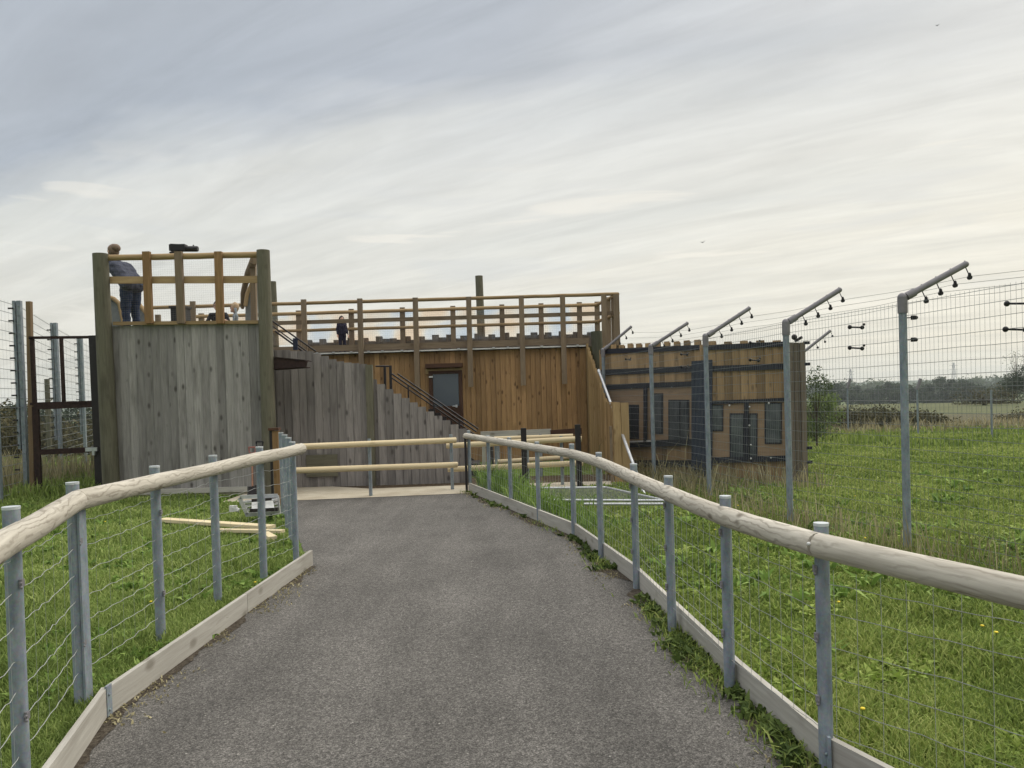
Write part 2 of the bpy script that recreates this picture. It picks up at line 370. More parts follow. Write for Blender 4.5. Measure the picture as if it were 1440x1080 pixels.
# thin bright streaks low over the horizon
cb2 = wn('ShaderNodeCombineXYZ'); L(wm('MULTIPLY', wm('DIVIDE', sep.outputs[0], wm('MAXIMUM', wm('ABSOLUTE', sep.outputs[1]), .05)), 3.2), cb2.inputs[0]); L(wm('MULTIPLY', sep.outputs[2], 34.0), cb2.inputs[1])
n5 = wnoise(cb2.outputs[0], 1.0, 4, .5, .5)
low = wramp(zz, [(.06, 0.0), (.12, 1.0), (.22, 1.0), (.30, 0.0)])
cs = wmix(wm('MULTIPLY', low, wramp(n5, [(.60, 0.0), (.66, .75)])), cs, (.74, .71, .64))
cs = wmix(wm('MULTIPLY', low, wramp(n5, [(.30, .35), (.42, 0.0)])), cs, (.53, .54, .54))
sx = wm('MULTIPLY_ADD', sep.outputs[0], .5, .5)
cs = wmix(1.0, cs, wramp(sx, [(.2, (.97, .985, 1.0)), (.5, (1.0, 1.0, 1.0)), (.85, (1.05, 1.03, .98))]), 'MULTIPLY')
skd = wmix(1.0, sky.outputs[0], .10, 'MULTIPLY')
fin = wmix(.93, skd, cs)
L(fin, bg.inputs[0]); bg.inputs[1].default_value = 1.0
sl = bpy.data.lights.new('sun', 'SUN'); so = bpy.data.objects.new('sun', sl); col.objects.link(so)
sl.energy = 1.5; sl.angle = R(40); sl.color = (1, .95, .86)
sd = V((math.sin(SUN_AZ) * math.cos(SUN_EL), math.cos(SUN_AZ) * math.cos(SUN_EL), math.sin(SUN_EL)))
so.rotation_euler = sd.to_track_quat('Z', 'Y').to_euler(); so.location = (20, 10, 30)
scene.view_settings.view_transform = 'Standard'; scene.view_settings.look = 'None'; scene.view_settings.exposure = .34
# ------------------------------------------------------------------ ground
def terr(x, y):
    d = math.hypot(x, y)
    if d < 48: return 0.0
    z = -6 * min(1, (d - 48) / 350)
    return z + (noise.noise(V((x * .01, y * .01, 0))) * 1.0 if d > 90 else 0)
mb = MB(); rad = [0, 4, 9, 15, 22, 30, 40, 48, 60, 80, 110, 160, 230, 320, 450, 700, 1100, 2000, 4500, 9000]; S = 72
for r_ in rad:
    for k in range(S):
        a = 2 * math.pi * k / S; x, yy = r_ * math.cos(a), r_ * math.sin(a); mb.v.append(V((x, yy, terr(x, yy) if r_ else 0)))
for i in range(len(rad) - 1):
    for k in range(S):
        k2 = (k + 1) % S; mb.face([i * S + k, (i + 1) * S + k, (i + 1) * S + k2, i * S + k2], [(0, 0)] * 4, .5, True)
tag(mb.build('ground', MT['ground']), kind='structure')
# distant ridge
mb = MB(); S = 160
prof = [(1450, -7), (1500, .55), (1560, 1.0), (1700, .75), (1900, -7)]
for r_, h in prof:
    for k in range(S):
        a = 2 * math.pi * k / S; hh = 13 + 5 * noise.noise(V((math.cos(a) * 4, math.sin(a) * 4, 3)))
        mb.v.append(V((r_ * math.cos(a), r_ * math.sin(a), h * hh + random.uniform(-.3, .3) if h > 0 else -8)))
for i in range(len(prof) - 1):
    for k in range(S):
        k2 = (k + 1) % S; mb.face([i * S + k, (i + 1) * S + k, (i + 1) * S + k2, i * S + k2], [(0, 0)] * 4, random.random(), True)
tag(mb.build('hills', MT['hill']), kind='structure')
# ---- path edges (x, y)
Lf = [V((-1.62, 1.9, 0)), V((-2.17, 4.06, 0)), V((-2.03, 7.72, 0))]                      # board line, left
G1 = lambda px, py: G(px, py)
Rf = [V((1.90, 1.7, 0)), V((1.28, 3.2, 0)), V((1.17, 4.18, 0)), V((1.11, 5.07, 0)), V((1.0, 6.62, 0)), V((.69, 8.8, 0)), V((-.77, 13.5, 0))]
corner2 = [V((-2.10, 7.85, 0)), V((-2.52, 9.1, 0)), V((-2.90, 10.2, 0)), V((-3.25, 11.3, 0)), V((-3.62, 12.6, 0))]
Lp = [V((-1.3, -2, 0))] + Lf + corner2 + [V((-3.75, 13.4, 0))]
Rp = [V((2.6, -2, 0))] + Rf[:]
def sheet(name, poly, z, mat):
    mb = MB(); n = len(poly); mb.v = [V((p[0], p[1], z)) for p in poly]; mb.face(list(range(n)), [(0, 0)] * n, .5)
    return tag(mb.build(name, mat), kind='structure')
far_l, far_r = G(418, 704), G(657, 694)
sheet('path', [p for p in Rp[:-1]] + [V((-.77, 13.5, 0))] + [far_r, far_l] + Lp[::-1][1:], .006, MT['asphalt'])
sheet('concrete_slab', [far_r + V((0, -.05, 0)), V((2.0, 13.6, 0)), V((2.0, 14.5, 0)), G(655, 683), G(600, 685), G(520, 688), G(470, 685), G(400, 680), V((-4.9, 14.6, 0)), V((-4.9, 13.0, 0)), far_l + V((0, -.05, 0))], .012, MT['concrete'])
sheet('soil_strip', [V((-5, 14.2, 0)), V((2.2, 14.2, 0)), V((2.2, 15.9, 0)), V((-5, 15.9, 0))], .004, MT['soil'])
# ------------------------------------------------------------------ board walls
def boards(mb, a, b, zb, zt, w=.15, t=.025, jit=.0, fe=True, alt=0.0):
    """vertical boards from a to b (ground points); zt(s) top height at fraction s"""
    a, b = V(a), V(b); L_ = (b - a).length; n = max(1, round(L_ / w)); d = (b - a) / L_
    nrm = V((d.y, -d.x, 0))           # towards the camera for a->b left to right
    for i in range(n):
        s0, s1 = i / n, (i + 1) / n
        gp_ = random.uniform(.004, .010); p0 = a + d * (L_ * s0 + gp_ / 2); p1 = a + d * (L_ * s1 - gp_ / 2)
        z = zt((s0 + s1) / 2) + random.uniform(-jit, jit) + (alt if i % 2 else 0)
        o0 = nrm * random.uniform(.0, .004); k0 = nrm * (t + random.uniform(0, .006)); k1 = nrm * (t * .45)
        if not fe: k1 = k0
        b0, b1 = a + d * (L_ * s0) - nrm * .022, a + d * (L_ * s1 + .0) - nrm * .022; th = nrm * .008; U = V((0, 0, 1))
        mb.hexa([b0 + th + U * zb, b1 + th + U * zb, b1 + U * zb, b0 + U * zb, b0 + th + U * (z - .02), b1 + th + U * (z - .02), b1 + U * (z - .02), b0 + U * (z - .02)], 0.0, 2)
        mb.hexa([p0 + o0 + k0 + V((0, 0, zb)), p1 + o0 + k1 + V((0, 0, zb)), p1 + V((0, 0, zb)), p0 + V((0, 0, zb)),
                 p0 + o0 + k0 + V((0, 0, z)), p1 + o0 + k1 + V((0, 0, z)), p1 + V((0, 0, z)), p0 + V((0, 0, z))], None, 2)
    return mb
def zat(px, py, d): return P(px, py, d).z
# ------------------------------------------------------------------ path fences
def vary_log(a, b, r, n=9):
    a, b = V(a), V(b); K = max(3, int((b - a).length / .35)); pts = []
    for i in range(K + 1):
        p = a.lerp(b, i / K)
        if 0 < i < K: p = p + V((random.uniform(-.004, .004), 0, random.uniform(-.004, .004)))
        pts.append(p)
    rr = [r * random.uniform(.97, 1.03) for _ in pts]
    return pts, rr
def wires(mb, a, b, zs, r, wave=.003, step=.1, sag=.0):
    a, b = V(a), V(b); L_ = (b - a).length; K = max(2, int(L_ / step))
    for z in zs:
        ph = random.random() * 6
        mb.tube([a.lerp(b, i / K) + V((0, 0, z + wave * math.sin(i * 2.1 + ph) + random.uniform(-1, 1) * wave - sag * 4 * (i / K) * (1 - i / K))) for i in range(K + 1)], r, 3, False, .5)
def uprights(mb, a, b, sp, z0, z1, r, wob=.0):
    a, b = V(a), V(b); L_ = (b - a).length; K = int(L_ / sp)
    for i in range(K):
        p = a.lerp(b, (i + .5) / K); q = V((random.uniform(-wob, wob), random.uniform(-wob, wob), 0))
        mb.tube([p + V((0, 0, z0)), p + q + V((0, 0, (z0 + z1) / 2)), p + V((0, 0, z1))] if wob else [p + V((0, 0, z0)), p + V((0, 0, z1))], r, 3, False, .5)
def gpost(parent, p, h, r, side, clips=(), flange=False):
    m = MB(); m.tube([p + V((0, 0, -.3)), p + V((0, 0, h - .012))], r, 14)
    if flange: m.box(p + V((side * -.0 + r * 1.1, .01, h / 2 - .02)), (.012, .07, h - .06))
    po = m.build('post', MT['galv'], parent)
    MB().tube([p + V((0, 0, h - .012)), p + V((0, 0, h))], r * 1.04, 14).build('cap', MT['cap'], po)
    for z in clips:
        MB().box(p + V((-side * (r + .004), -.008, z)), (.012, .02, .03)).tube([p + V((-side * (r + .006), -.014, z)), p + V((-side * (r + .010), -.032, z + .004))], .005, 6).sphere(p + V((-side * (r + .008), -.02, z - .018)), .007, 6, 5).build('clip', MT['arm'], po)
    return po
def kick(parent, a, b, h=.165, z0=-.01, t=.03):
    a, b = V(a), V(b); m = MB(); m.beam(a + V((0, 0, z0 + h / 2)), b + V((0, 0, z0 + h / 2)), t, h)
    return m.build('kick_board', MT['kick'], parent)
# left fence
fl = thing('path_fence', 'low fence with weathered log handrail left of the tarmac path', 'fence', (-2.17, 4.06, 0))
lp = []
for px, d in ((24, 3.22), (108, 4.22), (222, 5.30), (303, 6.35), (368, 7.15), (414, 7.75)):
    lp.append(V((X(px, d, .6), d, 0)))
tops = [(20, 712), (101, 678), (220, 655), (300, 640), (367, 628), (412, 621)]
Z = []
for p, (px, py) in zip(lp, tops): Z.append(P(px, py, p.y).z)
for i, (p, z) in enumerate(zip(lp, Z)):
    gpost(fl, p, z, .033 if i < 5 else .03, -1, (.35, .9) if i < 3 else (), i == 1)
ex = lp[0] + (lp[0] - lp[1]) * 1.4
# rail axis on the path side of the posts
rp = [(0, 769, 2.95), (108, 704, 4.14), (222, 677, 5.22), (303, 659, 6.28), (368, 645, 7.1), (424, 631, 7.75)]
ra = [P(*q) for q in rp]; a0 = ra[0] + (ra[0] - ra[1]) * .9
for a, b in ((a0, ra[1]), (ra[1], ra[3]), (ra[3], ra[5])):
    pts, rr = vary_log(a, b, .055)
    if b is ra[3]: pts, rr = [], []
    MB().tube(pts, rr, 16).build('handrail', MT['log'], fl) if pts else MB().tube([ra[1], ra[1].lerp(ra[2], .5), ra[2], ra[2].lerp(ra[3], .5), ra[3]], [.056, .054, .055, .053, .054], 16).build('handrail', MT['log'], fl)
kick(fl, Lf[0], Lf[1]); kick(fl, Lf[1] + V((.01, .02, 0)), Lf[1].lerp(Lf[2], .53)); kick(fl, Lf[1].lerp(Lf[2], .532), Lf[2])
MB().box(Lf[1] + V((.022, -.006, .075)), (.012, .05, .185)).sphere(Lf[1] + V((.03, -.012, .12)), .007).sphere(Lf[1] + V((.03, -.012, .04)), .007).build('corner_bracket', MT['galv'], fl)
cz = [zat(407, 615, 9.05), zat(401, 611, 10.15), zat(395.5, 608, 11.3)]
cpos = [V((X(408, 9.05, .6), 9.05, 0)), V((X(402.5, 10.15, .6), 10.15, 0)), V((X(397, 11.3, .6), 11.3, 0))]
for p, z in zip(cpos, cz): gpost(fl, p, z, .034, -1)
wm_ = MB(); chain = [ex] + lp + cpos
hz = [.19, .32, .45, .58, .72, .86, 1.0]
for a, b in zip(chain[:-1], chain[1:]):
    wires(wm_, a, b, hz, .0019, .004, .055, .012); uprights(wm_, a, b, .15, .17, .99, .0009, .004)
wm_.build('wire_mesh', MT['wire_light'], fl)
# right fence
fr = thing('path_fence', 'low fence with long curving log handrail right of the tarmac path', 'fence', (1.28, 3.2, 0))
rpost = [(1155, 3.22, 735), (1020, 4.15, 697), (940, 5.2, 669), (891, 6.4, 652), (842, 7.6, 636), (804, 8.85, 624), (755, 10.05, 621), (716, 11.25, 615), (686, 12.4, 612), (659, 13.55, 605)]
rps = []
for i, (px, d, ty) in enumerate(rpost):
    z = zat(px, ty, d); p = V((X(px, d, 1.0), d, 0)) ; rps.append(p)
    gpost(fr, p, z, .0295, 1, (.32, .58, .86) if i < 4 else ())
exr = [V((2.35, 1.65, 0))]
raxis = [(1440, 834, 2.42), (1152, 767, 3.16), (1022, 727, 4.08), (940, 694, 5.12), (880, 667, 6.55), (842, 650, 7.55), (804, 638, 8.8), (755, 630, 10.0), (716, 623, 11.2), (686, 618, 12.35), (655, 613, 13.55)]
rx = [P(*q) for q in raxis]; rx = [rx[0] + (rx[0] - rx[1]) * .9] + rx
def smoothp(pts):
    out = []
    for i in range(len(pts) - 1):
        p0 = pts[max(i - 1, 0)]; p1 = pts[i]; p2 = pts[i + 1]; p3 = pts[min(i + 2, len(pts) - 1)]
        for k in range(3):
            t_ = k / 3; out.append(.5 * ((2 * p1) + (p2 - p0) * t_ + (2 * p0 - 5 * p1 + 4 * p2 - p3) * t_ * t_ + (3 * p1 - p0 - 3 * p2 + p3) * t_ ** 3))
    out.append(pts[-1]); return out
for seg in ([rx[0], rx[1], rx[2]], rx[2:6], rx[5:8], rx[7:]):
    sp_ = smoothp(seg); a = sp_[0]; sp_[0] = a + (sp_[1] - a).normalized() * .006; MB().tube(sp_, [.0515 * random.uniform(.985, 1.015) for _ in sp_], 16).build('handrail', MT['log'], fr)
m = MB(); m.sphere(rx[2] + V((-.05, -.02, .012)), .008); m.build('bolt', MT['white'], fr)
for a, b in zip(Rf[:-1], Rf[1:]): kick(fr, a, b, .17)
MB().box(Rf[1] + V((-.022, -.004, .08)), (.012, .05, .19)).sphere(Rf[1] + V((-.03, -.012, .10)), .007).build('corner_bracket', MT['galv'], fr)
wm_ = MB(); chain = exr + rps
for i, (a, b) in enumerate(zip(chain[:-1], chain[1:])):
    wires(wm_, a, b, [.18, .30, .42, .54, .68, .80], .0017 if i < 3 else .0013, .003, .1, .004); uprights(wm_, a, b, .10, .17, .86, .0013, .004)
wm_.build('wire_mesh', MT['wire_light'], fr)
MB().box(rps[-1] + V((-.06, -.02, .47)), (.04, .06, .94)).build('end_post', MT['blackmetal'], fr)
# ------------------------------------------------------------------ tall right fence
ft = thing('perimeter_fence', 'tall wire perimeter fence on the meadow with angled arms and insulators', 'fence', (3.3, 9.4, 0))
TP = []
for px, py, d in ((1500, 385, 5.9), (1269, 420, 7.6), (1105, 455, 9.4), (992, 474, 11.8), (915, 488, 14.3), (848, 493, 17.0)):
    q = P(px, py, d); TP.append(q)
armv = [(94, -52), (88, -48), (75, -47), (61, -40), (51, -33), (39, -33)]
INS = []
for i, (q, (ax, ay)) in enumerate(zip(TP, armv)):
    base = V((q.x, q.y, 0)); d = q.y
    h = q.z
    m = MB(); m.tube([base + V((0, 0, -.3)), q + V((0, 0, -.02))], .037, 12)
    po = m.build('post', MT['galv'], ft)
    MB().tube([q + V((0, 0, -.14)), q + V((0, 0, .0))], .046, 12).sphere(q + V((0, 0, .01)), .047, 10, 7).build('sleeve', MT['arm'], po)
    u = P(720, 560, d); v2 = P(720 + ax, 560 + ay, d); e = q + (v2 - u) * 1.0
    ar = MB(); st = q + (e - q) * .06
    ar.tube([st, e], .031, 10); ar.tube([st, st + (e - st) * .14], .041, 10); ar.sphere(e, .032)
    ao = ar.build('arm', MT['arm'], po)
    row = []
    for k in range(4):
        p = q.lerp(e, (.30, .53, .76, .99)[k]); bz = V((.045, 0, -.115))
        mm = MB(); mm.tube([p + V((0, 0, .04)), p + V((.005, 0, -.02)), p + bz * .8], .005, 5); mm.sphere(p + bz + V((0, 0, .012)), (.016, .016, .028), 8, 6); mm.tube([p + bz + V((0, -.012, -.01)), p + bz + V((0, .012, -.01))], .022, 8)
        mm.build('insulator', MT['black'], po); row.append(p + bz)
    INS.append(row)
wl = MB()
for r0, r1 in zip(INS[:-1], INS[1:]):
    for a, b in zip(r0, r1):
        wl.tube([a, (a + b) / 2 + V((0, 0, -.02)), b], .0022, 3, False)
wl.build('electric_wire', MT['wire_dark'], ft)
wm_ = MB(); zs = [.06 + .117 * i for i in range(21)]
for q0, q1 in zip(TP[:-1], TP[1:]):
    a, b = V((q0.x, q0.y, 0)), V((q1.x, q1.y, 0))
    wires(wm_, a, b, zs, .0026, .002, .3); uprights(wm_, a, b, .052, .05, 2.42, .0015, .003)
wm_.build('wire_mesh', MT['wire'], ft)
def onf(px, py):        # point on the fence plane
    for q0, q1 in zip(TP[:-1], TP[1:]):
        p = PL(px, py, q0, q1)
        if min(q0.y, q1.y) - .01 <= p.y <= max(q0.y, q1.y) + .01: return p
    return P(px, py, 12)
for px, py in ((1195, 460), (1195, 489), (1416, 427), (1414, 463), (958, 498), (958, 516), (1055, 482), (1055, 506), (880, 505)):
    p = onf(px, py); m = MB(); m.tube([p, p + V((.06, -.16, -.02))], .010, 6); m.sphere(p, (.02, .03, .024)); m.sphere(p + V((.06, -.16, -.02)), .022); m.sphere(p + V((.07, -.18, .01)), .014)
    m.build('offset_bracket', MT['black'], ft)
for py in (447, 478):
    p = P(1272, py, 7.6); m = MB(); m.tube([p, p + V((.09, 0, 0))], .006, 5); m.tube([p + V((.085, 0, -.02)), p + V((.085, 0, .02))], .024, 8); m.sphere(p + V((.11, 0, 0)), .02); m.build('insulator', MT['black'], ft)
# brace
bb = MB(); ba = G(907, 697); bt = P(842, 521, 16.9)
bb.tube([ba, bt], .028, 10); bb.tube([ba + (bt - ba) * .97, bt], .036, 10); bb.build('brace', MT['alu'], ft)
# side row of the same kind of fence, farther
fs = thing('perimeter_fence', 'short run of wire fence behind the board enclosure with one arm showing', 'fence', (6.7, 18, 0))
q = P(1130, 495, 18.0); base = V((q.x, q.y, 0)); po = MB().tube([base, q], .037, 10).build('post', MT['galv'], fs)
e = P(1168, 465, 18.0); MB().tube([q, e], .033, 8).build('arm', MT['arm'], po)
for k in range(3):
    p = q.lerp(e, .45 + .27 * k); MB().tube([p, p + V((.04, 0, -.1))], .005, 4).sphere(p + V((.045, 0, -.12)), .028, 6, 5).build('insulator', MT['black'], po)
# far fence across the meadow
ff = thing('field_fence', 'wire fence running across the far end of the meadow', 'fence', G(1291, 612))
FP = []
for px, py, ty in ((1120, 604, 545), (1193, 608, 546), (1291, 613, 548), (1395, 616, 548), (1500, 618, 548)):
    g_ = G(px, py); tp = P(px - 2, ty, g_.y); FP.append((g_, tp.z))
    po = MB().tube([g_, V((g_.x, g_.y, tp.z))], .03, 8).build('post', MT['galv'], ff)
    if px in (1193, 1291): MB().tube([V((g_.x, g_.y, tp.z)), V((g_.x + .12, g_.y, tp.z + .35))], .05, 6).build('arm', MT['arm'], po)
wm_ = MB()
for (a, za), (b, zb) in zip(FP[:-1], FP[1:]):
    wires(wm_, a, b, [.15 + .25 * i for i in range(7)], .003, .002, 1.0); uprights(wm_, a, b, .25, .1, 1.7, .002)
wm_.build('wire_mesh', MT['wire_dark'], ff)
# ------------------------------------------------------------------ left tall fence
fk = thing('security_fence', 'tall galvanised mesh fence running away left of the dark steel gate', 'fence', G(32, 695))
LPp = [(-12, 409, 14.0), (27, 423, 15.2), (78, 454, 19.4), (114, 475, 23.6), (140, 489, 27.8)]
pts = [P(*q) for q in LPp]
for i, q in enumerate(pts):
    b = V((q.x, q.y, 0)); m = MB()
    m.beam(b, q, .075, .075); 
    po = m.build('post', MT['galv'], fk)
    MB().beam(b + V((-.085, 0, .9)), q + V((-.085, 0, 0)), .05, .10).build('flange', MT['galv'], po)
    if i < 4:
        for k in range(14): MB().box(b + V((-.13, -.07, .5 + k * .24)), (.09, .03, .03)).build('clip', MT['blackmetal'], po)
wm_ = MB()
for q0, q1 in zip(pts[:-1], pts[1:]):
    a, b = V((q0.x, q0.y, 0)), V((q1.x, q1.y, 0))
    wires(wm_, a, b, [.1 + .178 * i for i in range(21)], .0055, .002, .8); uprights(wm_, a, b, .15, .05, 3.7, .0013)
wm_.build('wire_mesh', MT['wire'], fk)
a, b = P(86, 538, 20), P(136, 538, 17)
pw = P(41, 424, 15.0)
solo('timber_post', MB().beam(V((X(46, 15.0, .2), 15.0, -.1)), pw, .085, .085), MT['frame_post'], 'brown square timber post between the galvanised fence and the dark gate', 'post')
# small grey stump far behind the gate
q = P(66, 533, 24); solo('timber_post', MB().tube([V((q.x, 24, 0)), q], .075, 10), MT['pole'], 'grey timber post seen behind the gate between two fence posts', 'post')
# dark steel gate
D = 14.9
gt = thing('steel_gate', 'dark rusty steel gate closed beside the grey board tower', 'gate', G(95, 700))
def bar(mb, p0, p1, w=.07, dd=.05, d=D): mb.beam(P(p0[0], p0[1], d), P(p1[0], p1[1], d), w, dd, (0, 1, 0)); return mb
m = MB(); bar(m, (41, 475), (136, 474), .05); bar(m, (45, 475), (49, 570)); bar(m, (43, 568), (136, 565), .05); bar(m, (86, 475), (90, 568), .055)
m.build('upper_frame', MT['rust'], gt)
m = MB(); bar(m, (48, 573), (136, 569), .09); bar(m, (50, 572), (55, 698), .12); bar(m, (55, 695), (147, 690), .09); bar(m, (57, 636), (134, 632), .10)
m.build('lower_frame', MT['rust'], gt)
MB().beam(P(133, 472, D - .05), P(143, 692, D - .05), .16, .14, (0, 1, 0)).build('hinge_post', MT['blackmetal'], gt)
MB().box(P(129, 632, D - .16), (.22, .05, .07)).box(P(132, 637, D - .16), (.05, .05, .08)).build('latch', MT['alu'], gt)
wm_ = MB(); a = P(47, 690, D); b = P(138, 690, D)
wires(wm_, V((a.x, D, 0)), V((b.x, D, 0)), [.2 + .15 * i for i in range(18)], .0016, .001, .5); uprights(wm_, V((a.x, D, 0)), V((b.x, D, 0)), .075, .1, 2.95, .0013)
wm_.build('wire_mesh', MT['wire_dark'], gt)
# ------------------------------------------------------------------ viewing tower
D = 14.2
tw = thing('viewing_tower', 'grey board viewing tower with railed top at the left', 'building', (-6.1, 14.2, 0))
xl, xr = P(150, 600, D).x, P(381, 600, D).x
zt = zat(260, 456, D)
boards(m := MB(), (xl, D, 0), (xr - .05, D, 0), .14, lambda s: zt - .0, .148, .024, .006).build('board_wall', MT['grey_board'], tw)
boards(m := MB(), (P(152, 500, 19.8).x, 19.8, 0), (xl, D + .03, 0), 0, lambda s: zt - .02, .148, .024, .006).build('board_wall', MT['grey_board'], tw)
MB().box(((xl + xr) / 2, D - .06, .10), (xr - xl - .3, .05, .09), None).build('base_board', MT['kick'], tw)
MB().box(((xl + xr) / 2, D - .02, .03), (xr - xl - .1, .05, .10), None).build('plinth', MT['concrete'], tw)
for (px0, py0, px1, py1, r) in ((141, 357, 157, 690, .145), (370, 352, 381, 694, .128)):
    a, b = P(px1, py1, D - .12), P(px0, py0, D - .12); a.z = -.05
    MB().tube([a, a.lerp(b, .35), a.lerp(b, .7), b], [r, r * .99, r * .95, r * .9], 16).build('corner_pole', MT['pole'], tw)
m = MB(); pts_, rr = vary_log(P(132, 363, D - .05), P(366, 358, D - .05), .056); m.tube(pts_, rr, 12).build('top_rail', MT['rail'], tw)
MB().beam(P(150, 394, D - .03), P(364, 393, D - .03), .045, .125).build('mid_rail', MT['rail'], tw)
MB().beam(P(160, 455, D - .05), P(364, 453, D - .05), .07, .06).build('sill_rail', MT['rail'], tw)
for i, (x0, x1, mt) in enumerate(((206, 210, 'orange_post'), (251, 255, 'rail_grey'), (307, 310, 'orange_post'))):
    MB().beam(P(x0, 354, D - .12), P(x1, 455, D - .12), .13, .08, (0, 1, 0)).build('upright', MT[mt], tw)
wm_ = MB(); a, b = V((xl + .1, D, 0)), V((xr - .15, D, 0))
wires(wm_, a, b, [zt + .04 + .04 * i for i in range(29)], .0008, 0, 2.0); uprights(wm_, a, b, .04, zt, zt + 1.2, .0008)
wm_.build('wire_mesh', MT['wire_dark'], tw)
m = MB(); m.hexa([(xl, D + .05, 2.89), (xr - .05, D + .05, 2.89), (P(366, 500, 19.9).x, 19.9, 2.89), (P(158, 500, 19.9).x, 19.9, 2.89), (xl, D + .05, 2.99), (xr - .05, D + .05, 2.99), (P(366, 500, 19.9).x, 19.9, 2.99), (P(158, 500, 19.9).x, 19.9, 2.99)]); m.build('platform', MT['back_board'], tw)
# side rails and grey wind panels seen over the sill
def panel(mb, poly, th=.03):
    n = len(poly); b = len(mb.v); mb.v += [V(p) for p in poly] + [V(p) + V((0, th, 0)) for p in poly]
    mb.face(list(range(b, b + n)), [(0, 0)] * n, .5); mb.face(list(range(b + n, b + 2 * n))[::-1], [(0, 0)] * n, .5)
    for i in range(n):
        j = (i + 1) % n; mb.face([b + i, b + j, b + n + j, b + n + i][::-1], [(0, 0)] * 4, .5)
    return mb
def railed_panel(pp, rl, d, rr=.045):
    poly = [P(x, y, d) for x, y in pp]; panel(MB(), poly).build('wind_panel', MT['grey_panel'], tw)
    MB().tube([P(x, y, d - .04) for x, y in rl], rr, 10).build('side_rail', MT['rail'], tw)
railed_panel([(150, 418), (160, 421), (168, 428), (173, 470), (150, 470)], [(150, 417), (160, 420), (168, 427), (173, 450), (175, 470)], 16.6)
railed_panel([(186, 418), (190, 422), (206, 442), (206, 470), (186, 470)], [(186, 417), (191, 422), (206, 441), (214, 452), (222, 470)], 17.4)
railed_panel([(362, 392), (354, 398), (348, 412), (345, 440), (345, 470), (362, 470)], [(354, 399), (348, 412), (345, 430)], 16.4, .04)
MB().tube([P(357, 366, 14.6), P(349, 384, 16.0), P(342, 412, 17.8), P(341, 432, 19.4)], [.075, .07, .06, .05], 10).build('side_rail', MT['rail_grey'], tw)
MB().beam(P(356, 368, 15.0), P(358, 470, 15.0), .10, .10, (0, 1, 0)).build('upright', MT['rail_grey'], tw)
# telescope
tl = thing('viewing_telescope', 'black viewing telescope mounted on top of the tower railing', 'telescope', P(252, 360, 14.4))
MB().tube([P(252, 362, 14.4), P(252, 353, 14.4)], .03, 8).build('mount', MT['blackmetal'], tl)
m = MB(); a, b = P(240, 349, 14.4), P(262, 348.5, 14.4); m.beam(a, b, .15, .115); m.beam(P(241, 344.5, 14.4), P(261, 345.5, 14.4), .10, .03); m.build('body', MT['black'], tl)
MB().tube([P(256, 350, 14.4), P(277, 350, 14.4), P(278.5, 350, 14.4)], [.053, .053, .045], 12).build('barrel', MT['black'], tl)
MB().box(P(244, 355.5, 14.38), (.12, .08, .03)).box(P(272, 345.6, 14.4), (.02, .02, .03)).build('bracket', MT['black'], tl)
# bin on the deck
bn = thing('litter_bin', 'black square litter bin on the deck seen through the tower railing', 'bin', (P(254, 470, 19).x, 19, 2.99))
p = P(254, 440, 19)
zt2 = zat(254, 431.5, 19); MB().box((p.x, 19, (3.0 + zt2) / 2 - .02), (.34, .34, zt2 - 3.04)).build('body', MT['black'], bn)
MB().box((p.x, 19, zt2 - .02), (.40, .40, .05)).build('lid', MT['blackmetal'], bn)
# ------------------------------------------------------------------ steel beam end poking out
bm_ = MB(); bm_.hexa([P(384, 520, 14.1), P(431, 516, 14.1), P(431, 516, 14.6), P(384, 520, 14.6), P(384, 503, 14.1), P(433, 508, 14.1), P(433, 508, 14.6), P(384, 503, 14.6)], .5, 0)
bm_.beam(P(384, 502.5, 14.33), P(434, 507.5, 14.33), .5, .015); bm_.beam(P(384, 519.5, 14.33), P(431, 516.2, 14.33), .54, .015)
solo('steel_beam', bm_, MT['rust'], 'rusty dark steel channel sticking out from the tower above the stair wall', 'beam')
# ------------------------------------------------------------------ grey ramp wall
D = 15.0
rw = thing('stair_wall', 'long grey board wall with stepped top falling to the right in front of the stairs', 'wall', (-3, 15, 0))
def interp(pts, x):
    for (x0, y0), (x1, y1) in zip(pts[:-1], pts[1:]):
        if x <= x1: return y0 + (y1 - y0) * max(0, (x - x0)) / (x1 - x0)
    return pts[-1][1]
pa = [(380, 492), (443, 494), (479, 508), (515, 512)]; pb = [(524, 532), (554, 550), (603, 577), (657, 607)]
def topf(prof, x0, x1): return lambda s: (lambda px: zat(px, interp(prof, px), D))(x0 + (x1 - x0) * s)
A, B, C_ = P(380, 600, D).x, P(519, 600, D).x, P(656, 600, D).x
boards(m := MB(), (A, D, 0), (B, D, 0), -.02, topf(pa, 380, 519), .148, .024, .010).build('board_wall', MT['dark_grey_board'], rw)
boards(m := MB(), (B + .02, D + .02, 0), (C_, D + .02, 0), -.02, topf(pb, 521, 656), .148, .024, .006).build('board_wall', MT['dark_grey_board'], rw)
a, b = P(524, 692, D - .09), P(519, 513, D - .09); a.z = 0
MB().beam(a, b, .13, .10, (0, 1, 0)).build('post', MT['pole'], rw)
p0 = P(437, 682, D - .05); p0.z = .0
MB().box((P(454, 660, D).x, D - .05, .42), (.6, .02, .42)).build('patch_board', MT['pole'], rw)
